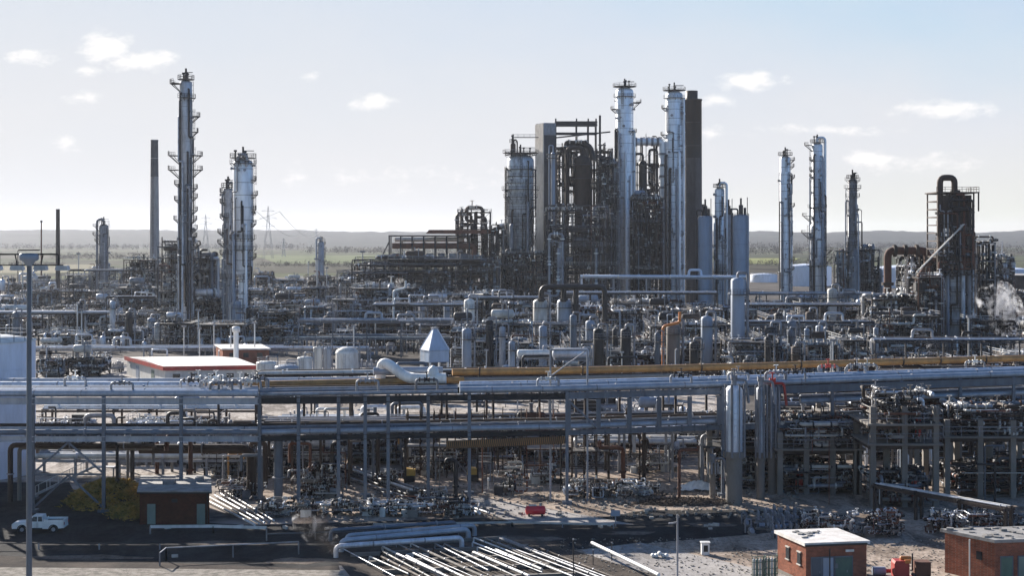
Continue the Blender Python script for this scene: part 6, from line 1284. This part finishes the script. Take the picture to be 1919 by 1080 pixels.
# bundles of sunlit ground pipes running towards the camera
rr = random.Random(31); WH = ['white', 'offwhite', 'silver', 'offwhite', 'galv', 'galv', 'brownsteel', 'darksteel', 'concrete']
A0, A1, B0, B1 = G(630, 1030), G(950, 1012), G(820, 1130), G(1230, 1120)
for k in range(26):
    u = (k + rr.uniform(.2, .8)) / 26; a = A0.lerp(A1, u); b = B0.lerp(B1, u); r = rr.choice([.05, .06, .07, .08, .10, .13]); z = .35 + rr.choice([0, .0, .25]); mt = rr.choice(WH)
    b0 = b.copy(); b = a.lerp(b, rr.uniform(.55, 1.0)) + V3(rr.uniform(-.6, .6), 0, 0); a = a.lerp(b0, rr.uniform(0, .3)) + V3(rr.uniform(-.3, .3), 0, 0); a.z = b.z = z; t = thing('ground_pipe', None, 'pipe', tuple(a), 'ground pipes in the near pipe track'); m = MB(); d = b - a
    m.path([(0, 0, -z + .05), (0, 0, r), d.normalized() * .5 + V3(0, 0, r), d + V3(0, 0, r)], r, 10); m.cur = 1; s = rr.uniform(1, 4)
    while s < d.length: m.tube(d * (s / d.length) + V3(0, 0, r), d * ((s + .12) / d.length) + V3(0, 0, r), r * 1.35, 10); s += rr.uniform(2, 5)
    m.build('pipe_run', mt, t, None, 'galv'); t['label'] = f"{MN.get(mt, 'pale')} ground pipe in the near pipe track, {'first second third fourth fifth sixth seventh eighth ninth tenth eleventh twelfth thirteenth fourteenth fifteenth sixteenth seventeenth eighteenth nineteenth twentieth twenty-first twenty-second twenty-third twenty-fourth twenty-fifth twenty-sixth'.split()[k]} from the left"
t = thing('pipe_sleepers', 'concrete sleepers under the near sunlit ground pipes', 'sleepers', tuple(A0))
for k in range(7): a = A0.lerp(B0, k / 6) - A0; b = A1.lerp(B1, k / 6) - A0; m = MB(); m.bar(a + V3(0, 0, .17), b + V3(0, 0, .17), .35, .34); m.build('sleeper', 'concrete', t)
for k, (y0, y1, mt, r) in enumerate([(1026, 1006, 'bluesilver', .22), (1036, 1014, 'bluesilver', .26), (1047, 1030, 'silver', .24), (1016, 1000, 'bluesteel', .2)]):
    a, b = G(650 - 10 * k, y0), G(890 - 12 * k, y1); bigpipe([a + V3(0, 0, .05), a + V3(0, 0, 1.1), b + V3(0, 0, 1.1), b + V3(0, 0, .05)], r, mt, f"{MN[mt]} pipe crossing over the near pipe track, {NM[k]} of the crossing pipes")
# pipes left of the brick hut lane up to sandy ground
for k in range(5):
    a = G(478 + k * 9, 990 - k * 2.0); b = G(385 + k * 9, 942 - k * 4); mt = ['white', 'offwhite', 'silver', 'galv', 'white'][k]; bigpipe([V3(a.x, a.y, .3), V3(b.x, b.y, .3)], rr.choice([.08, .11]), mt, f"{MN[mt]} ground pipe slanting back beside the dark brick hut, {NM[k]} from the left")
# diagonal pale pipe lower centre
a, b = G(1110, 1036), G(1235, 1098); bigpipe([a + V3(0, 0, .9), b + V3(0, 0, .9)], .16, 'white', 'diagonal white pipe bordering the concrete apron')
a, b = G(560, 872), G(830, 968); 
for k in range(6): bigpipe([V3(a.x + k * 1.1, a.y, .3), V3(b.x + k * 1.0, b.y, .3)], rr.choice([.1, .15]), rr.choice(WH), f"pale ground pipe under the middle span, {NM[k]} from the left")

# ------------------------------------------------------------------ small plant equipment, built once and copied
def kit():
    K = {}
    def new(name, cat, group): return thing(name, None, cat, (0, 0, -500), group)
    t = new('pump', 'pump', 'pump sets standing on the plant ground'); m = MB(); m.tube((-.9, 0, .6), (0, 0, .6), .34, 12); m.build('motor', 'tankgrey', t); m = MB(); m.lathe((.3, 0, .6), (1, 0, 0), [(.1, 0), (.45, .05), (.45, .35), (.1, .4)], 14); m.path([(.5, 0, .9), (.5, 0, 2.2), (.5, .9, 2.2), (.5, .9, .1)], .13, 8); valve(m, (.5, 0, 1.6), (0, 0, 1), .13); m.build('pump_casing', 'galv', t); m = MB(); m.box((-.1, 0, .12), (2.6, 1, .24)); m.build('base', 'concrete', t); K['pump'] = ('grey pump set', t)
    t = new('valve_manifold', 'manifold', 'valve manifolds on the plant ground'); m = MB(); m.tube((-2.2, 0, .9), (2.2, 0, .9), .22, 10)
    for k in range(5): x = -1.8 + .9 * k; m.path([(x, 0, .9), (x, 0, 2.0 + .3 * (k % 2)), (x, 1.2, 2.0 + .3 * (k % 2)), (x, 1.2, 0)], .1, 8); valve(m, (x, 0, 1.5), (0, 0, 1), .11)
    m.build('header', 'galv', t); m = MB()
    for x in (-1.6, 1.6): m.bx((x - .1, -.2, 0), (x + .1, .2, .7))
    m.build('support', 'darksteel', t); K['manifold'] = ('five legged valve manifold', t)
    t = new('pipe_goalpost', 'pipe loop', 'goalpost shaped pipe loops'); m = MB(); m.path([(-1.7, 0, 0), (-1.7, 0, 4.2), (1.7, 0, 4.2), (1.7, 0, 0)], .2, 10); flange(m, (-1.7, 0, 1.5), (0, 0, 1), .2); flange(m, (1.7, 0, 2.5), (0, 0, 1), .2); m.build('pipe_run', 'silver', t); m = MB(); m.bx((-1.9, -.6, 2.8), (1.9, .6, 2.9)); m.build('walkway', 'grating', t); K['loop'] = ('silver goalpost pipe loop', t)
    t = new('heat_exchanger', 'heat exchanger', 'paired heat exchangers'); 
    for z in (1.2, 2.7): m = MB(); m.drum((-2.6, 0, z), (2.4, 0, z), .55, 14, .3); m.tube((-1.9, 0, z), (-1.75, 0, z), .72, 14); m.tube((1.8, 0, z), (1.95, 0, z), .72, 14); m.build('shell', 'offwhite', t)
    m = MB()
    for x in (-1.2, 1.2): m.box((x, 0, .7), (.35, .9, 1.4)); m.box((x, 0, 1.95), (.3, .7, .5))
    m.build('saddle', 'concrete', t); m = MB(); m.path([(-.3, 0, 3.1), (-.3, 0, 4.3), (-.3, 2, 4.3)], .2, 8); m.build('nozzle_pipe', 'galv', t); K['exchanger'] = ('stacked pair of pale heat exchangers', t)
    t = new('floodlight_pole', 'lamp pole', 'floodlight poles in the plant'); m = MB(); m.tube((0, 0, 0), (0, 0, 9), .12, 8); m.build('pole', 'offwhite', t); m = MB(); m.box((0, -.25, 9), (1.0, .3, .35)); m.build('lamp', 'galv', t); K['pole'] = ('thin pale floodlight pole', t)
    t = new('filter_vessel', 'filter vessel', 'small filter vessels'); m = MB(); m.drum((0, 0, .7), (0, 0, 3.4), .6, 14, .5); m.build('shell', 'silver', t); m = MB()
    for k in range(3): a = k * 2.09; m.bar((cos(a) * .5, sin(a) * .5, 0), (cos(a) * .5, sin(a) * .5, 1.1), .12)
    m.build('support_legs', 'darksteel', t); m = MB(); m.path([(0, 0, 3.3), (0, 0, 4), (1.3, 0, 4), (1.3, 0, 0)], .14, 8); m.build('outlet_pipe', 'galv', t); K['filter'] = ('small silver filter vessel', t)
    t = new('platform_stand', 'access platform', 'small access platforms'); m = MB(); m.bx((-1.4, -1, 2.4), (1.4, 1, 2.5)); m.build('deck', 'grating', t); m = MB(); m.rail([(-1.4, 1, 2.5), (-1.4, -1, 2.5), (1.4, -1, 2.5), (1.4, 1, 2.5)], 1.1, .07, 1.4); m.build('handrail', 'offwhite', t)
    for i in (-1.3, 1.3):
        for j in (-.9, .9): m = MB(); m.bar((i, j, 0), (i, j, 2.4), .13); m.build('leg', 'galv', t)
    m = MB(); m.bar((1.4, -.3, 2.4), (3.3, -.3, 0), .1); m.bar((1.4, .3, 2.4), (3.3, .3, 0), .1)
    for k in range(7): m.bar((1.6 + k * .25, -.35, 2.14 - k * .315), (1.6 + k * .25, .35, 2.14 - k * .315), .14, .05)
    m.build('steps', 'galv', t); K['platform'] = ('small access platform with steps', t)
    t = new('pipe_spool', 'pipe stack', 'stacks of pipe spools lying on the ground'); 
    for k in range(6): m = MB(); m.tube((-2.4 + .2 * k, -.6 + .45 * (k % 3), .25 + .4 * (k // 3)), (2.2, -.6 + .45 * (k % 3), .25 + .4 * (k // 3)), .2, 8); m.build('tube', ['silver', 'brownsteel', 'offwhite'][k % 3], t)
    K['spool'] = ('low stack of loose pipes', t)
    return K
K = kit(); used = set()
def scatter(n, x0, x1, y0, y1, seed, kinds, s0=.8, s1=1.3):
    rr = random.Random(seed)
    for _ in range(n):
        px, Y = rr.uniform(x0, x1), rr.uniform(y0, y1); k = rr.choice(kinds); d, proto = K[k]; loc = (XP(px, Y), Y, 0); rz = rr.choice([0, 0, pi / 2, pi, .3]); s = rr.uniform(s0, s1)
        if k not in used: used.add(k); proto.location = loc; proto.rotation_euler = (0, 0, rz); proto.scale = (s, s, s); t = proto
        else: t = dup(proto, loc, rz, s)
        auto(t, d, loc)
ALL = ['pump', 'manifold', 'loop', 'exchanger', 'pole', 'filter', 'platform', 'spool', 'manifold', 'filter', 'exchanger']
scatter(46, 420, 1060, 185, 245, 1, ['pump', 'manifold', 'filter', 'platform', 'spool', 'pump', 'manifold'], .6, .95)
scatter(20, 1075, 1330, 200, 245, 2, ['pump', 'manifold', 'filter', 'spool'], .6, .9)
scatter(30, 1380, 1919, 182, 240, 3, ['pump', 'manifold', 'filter', 'platform', 'loop'], .6, 1.0)
scatter(60, 860, 1640, 268, 320, 4, ALL)
scatter(30, 880, 1640, 335, 470, 5, ALL, 1.0, 1.6)
scatter(40, 80, 860, 372, 400, 6, ALL, .9, 1.4)
scatter(40, -20, 860, 425, 600, 7, ALL, 1.1, 2.0)
scatter(26, -20, 720, 620, 860, 8, ['exchanger', 'pole', 'filter', 'loop'], 1.6, 2.6)
scatter(20, 1640, 1930, 285, 460, 9, ALL, 1, 1.5)
scatter(16, 60, 700, 330, 350, 10, ['loop', 'pole', 'manifold', 'spool'], .9, 1.2)
scatter(18, 620, 960, 262, 300, 11, ['pump', 'manifold', 'filter', 'platform', 'exchanger'], .8, 1.1)
scatter(14, 1400, 1480, 148, 160, 12, ['manifold', 'pump'], .5, .8)
# scattered rubble on the sandy ground
rr = random.Random(91); m = MB()
for _ in range(2200):
    px, py = rr.uniform(560, 1500), rr.uniform(905, 972); p = G(px, py); s = .05 + .3 * rr.random() ** 3; m.box((p.x, p.y, s * .35), (s, s * rr.uniform(.5, 1.5), s * .8), rr.uniform(0, 3))
for _ in range(1500):
    px, py = rr.uniform(1050, 1919), rr.uniform(1010, 1080); p = G(px, py); s = rr.uniform(.04, .16); m.box((p.x, p.y, s * .35), (s, s, s * .7), rr.uniform(0, 3))
o = m.build('rubble', 'gravel'); tag(o, 'loose rubble and stones strewn over the sandy ground', 'rubble', kind='stuff')
# traffic blocks on the road edge
blk = None
for k in range(22):
    p = G(rr.uniform(300, 900) if k % 2 else rr.uniform(1050, 1420), rr.choice([990, 1046]) + rr.uniform(-4, 4))
    if k % 2 == 0: p = G(rr.uniform(1100, 1440), rr.uniform(955, 1000))
    if blk is None: blk = MB().box((0, 0, .2), (.9, .4, .4)).build('concrete_block', 'lightconc'); q = blk; tag(q, None, 'concrete block', 'pale concrete blocks along the road')
    else: q = blk.copy(); COL.objects.link(q)
    q.location = p; q.rotation_euler = (0, 0, rr.uniform(-.9, .9)); e = rr.uniform(.35, .8); q.scale = (e, e, e); auto(q, 'pale concrete block beside the road', p)

# ------------------------------------------------------------------ steam
SPH = None
def steam(px, Y, pts, lab, seed):
    # pts: (photo x, photo y, radius in photo px); a plume is a chain of soft overlapping puffs of vapour
    global SPH
    rr = random.Random(seed); q = [(W(a, b, Y), c * Y / F) for a, b, c in pts]; t = thing('steam_plume', lab, 'steam', tuple(q[0][0]))
    if SPH is None:
        m = MB(); m.lathe((0, 0, 0), (0, 0, 1), [(sin(pi * k / 8) if 0 < k < 8 else .001, -cos(pi * k / 8)) for k in range(9)], 14); SPH = m.build('puff', 'steam', t)
    for (p, r), (p2, r2) in zip(q, q[1:] + [q[-1]]):
        for k in range(3):
            c = p.lerp(p2, k / 3); e = (r + (r2 - r) * k / 3) * rr.uniform(.9, 1.35); o = SPH.copy(); COL.objects.link(o); o.parent = t
            o.location = c - q[0][0] + V3(rr.uniform(-.5, .5), rr.uniform(-.5, .5), rr.uniform(-.4, .4)) * r; o.scale = (e, e, e * rr.uniform(.8, 1.3))
steam(1890, 330, [(1900, 665, 8), (1894, 630, 18), (1884, 598, 26), (1866, 566, 24)], 'white steam plume drifting up at the far right edge', 1)
steam(1745, 330, [(1752, 662, 5), (1742, 645, 10), (1722, 632, 9)], 'small white steam puff at the foot of the massive right column', 2)
steam(590, 138, [(630, 1032, 12), (606, 1010, 19), (586, 992, 20), (566, 978, 16)], 'wispy steam drifting over the shaded road at lower centre', 3)
steam(1620, 350, [(1622, 640, 3), (1622, 620, 6), (1616, 600, 8)], 'thin steam wisp left of the brown lower structure', 4)
steam(755, 470, [(752, 560, 2.5), (752, 540, 5), (748, 528, 5)], 'tiny white steam jet on the dark multi deck structure', 5)

if SPH is not None: bpy.data.objects.remove(SPH)
# ------------------------------------------------------------------ labels for the repeated things, from what stands nearby
LM = [('the big white tank', 30, 640, 190), ('the tall left column', 349, 560, 430), ('the concrete chimney', 290, 500, 640), ('the broad pale column', 456, 560, 430), ('the red trimmed building', 360, 690, 305), ('the dome topped tank', 651, 670, 312),
      ('the pointed blue hut', 815, 650, 290), ('the red roofed cooler frame', 800, 480, 550), ('the chunky domed column', 976, 500, 560), ('the cracking unit', 1090, 450, 570), ('the black U pipes', 1075, 570, 400), ('the silver drums', 1050, 665, 232),
      ('the twin silver columns', 1218, 480, 600), ('the grey silos', 1360, 480, 550), ('the copper coloured pipe', 1255, 640, 312), ('the tall blue grey vessel', 1383, 620, 330), ('the dark exchanger vessel', 1446, 650, 325), ('the three slender columns', 1532, 520, 590),
      ('the rusty duct', 1664, 530, 385), ('the massive right column', 1790, 560, 375), ('the tall blue post', 1062, 860, 168), ('the dark brick hut', 330, 950, 158), ('the scaffolds', 900, 870, 188), ('the stout reactor', 1376, 850, 168), ('the right concrete frames', 1700, 880, 170),
      ('the red tank', 1004, 960, 163), ('the red brick building', 1510, 1040, 130), ('the right brick building', 1865, 1040, 130), ('the sandy clearing', 1200, 900, 190), ('the lamp mast', 55, 800, 96), ('the far left stack', 109, 500, 760), ('the short far column', 195, 470, 700)]
ORD = 'first second third fourth fifth sixth seventh eighth ninth tenth eleventh twelfth thirteenth fourteenth fifteenth sixteenth seventeenth eighteenth nineteenth twentieth'.split()
ORD += ['twenty-' + q for q in ORD[:9]] + ['thirtieth'] + ['thirty-' + q for q in ORD[:9]] + ['fortieth'] + ['forty-' + q for q in ORD[:9]] + ['fiftieth'] + ['fifty-' + q for q in ORD[:9]]
groups = {}
for o, d, p in AUTO:
    px, py = CX + F * p.x / p.y, HZ - F * (p.z - H) / p.y
    best = min(LM, key=lambda l: ((l[1] - px) ** 2 + ((l[2] - py) * 1.6) ** 2))
    dx = px - best[1]
    rel = ('right of ' if dx > 0 else 'left of ') if abs(dx) > 45 else ('in front of ' if p.y < best[3] else 'behind ')
    groups.setdefault((d, rel + best[0]), []).append((px, o))
seen = set()
for (d, r), L in groups.items():
    L.sort(key=lambda e: e[0])
    for i, (px, o) in enumerate(L):
        lab = f'{d} {r}' if len(L) == 1 else f'{ORD[i]}-from-left {d} {r}'
        o['label'] = lab

# ------------------------------------------------------------------ haze: one even volume around everything below the sky
m = MB(); m.bx((-9000, -300, -1.5), (9000, 9500, 118)); hz = m.v
hb = m.build('haze', bpy.data.materials.new('haze')); hm = hb.data.materials[0]; hm.use_nodes = True; nn, ll = hm.node_tree.nodes, hm.node_tree.links; nn.clear()
ho = nn.new('ShaderNodeOutputMaterial'); pv = nn.new('ShaderNodeVolumePrincipled'); pv.inputs['Color'].default_value = (.84, .89, 1, 1); pv.inputs['Density'].default_value = 0.00004; pv.inputs['Anisotropy'].default_value = .32
ll.new(pv.outputs[0], ho.inputs['Volume']); tag(hb, 'pale haze lying over the plain', 'haze', kind='stuff')
for _k, (_d, _t) in K.items():
    if _k not in used:
        for c in list(_t.children): bpy.data.objects.remove(c)
        bpy.data.objects.remove(_t)
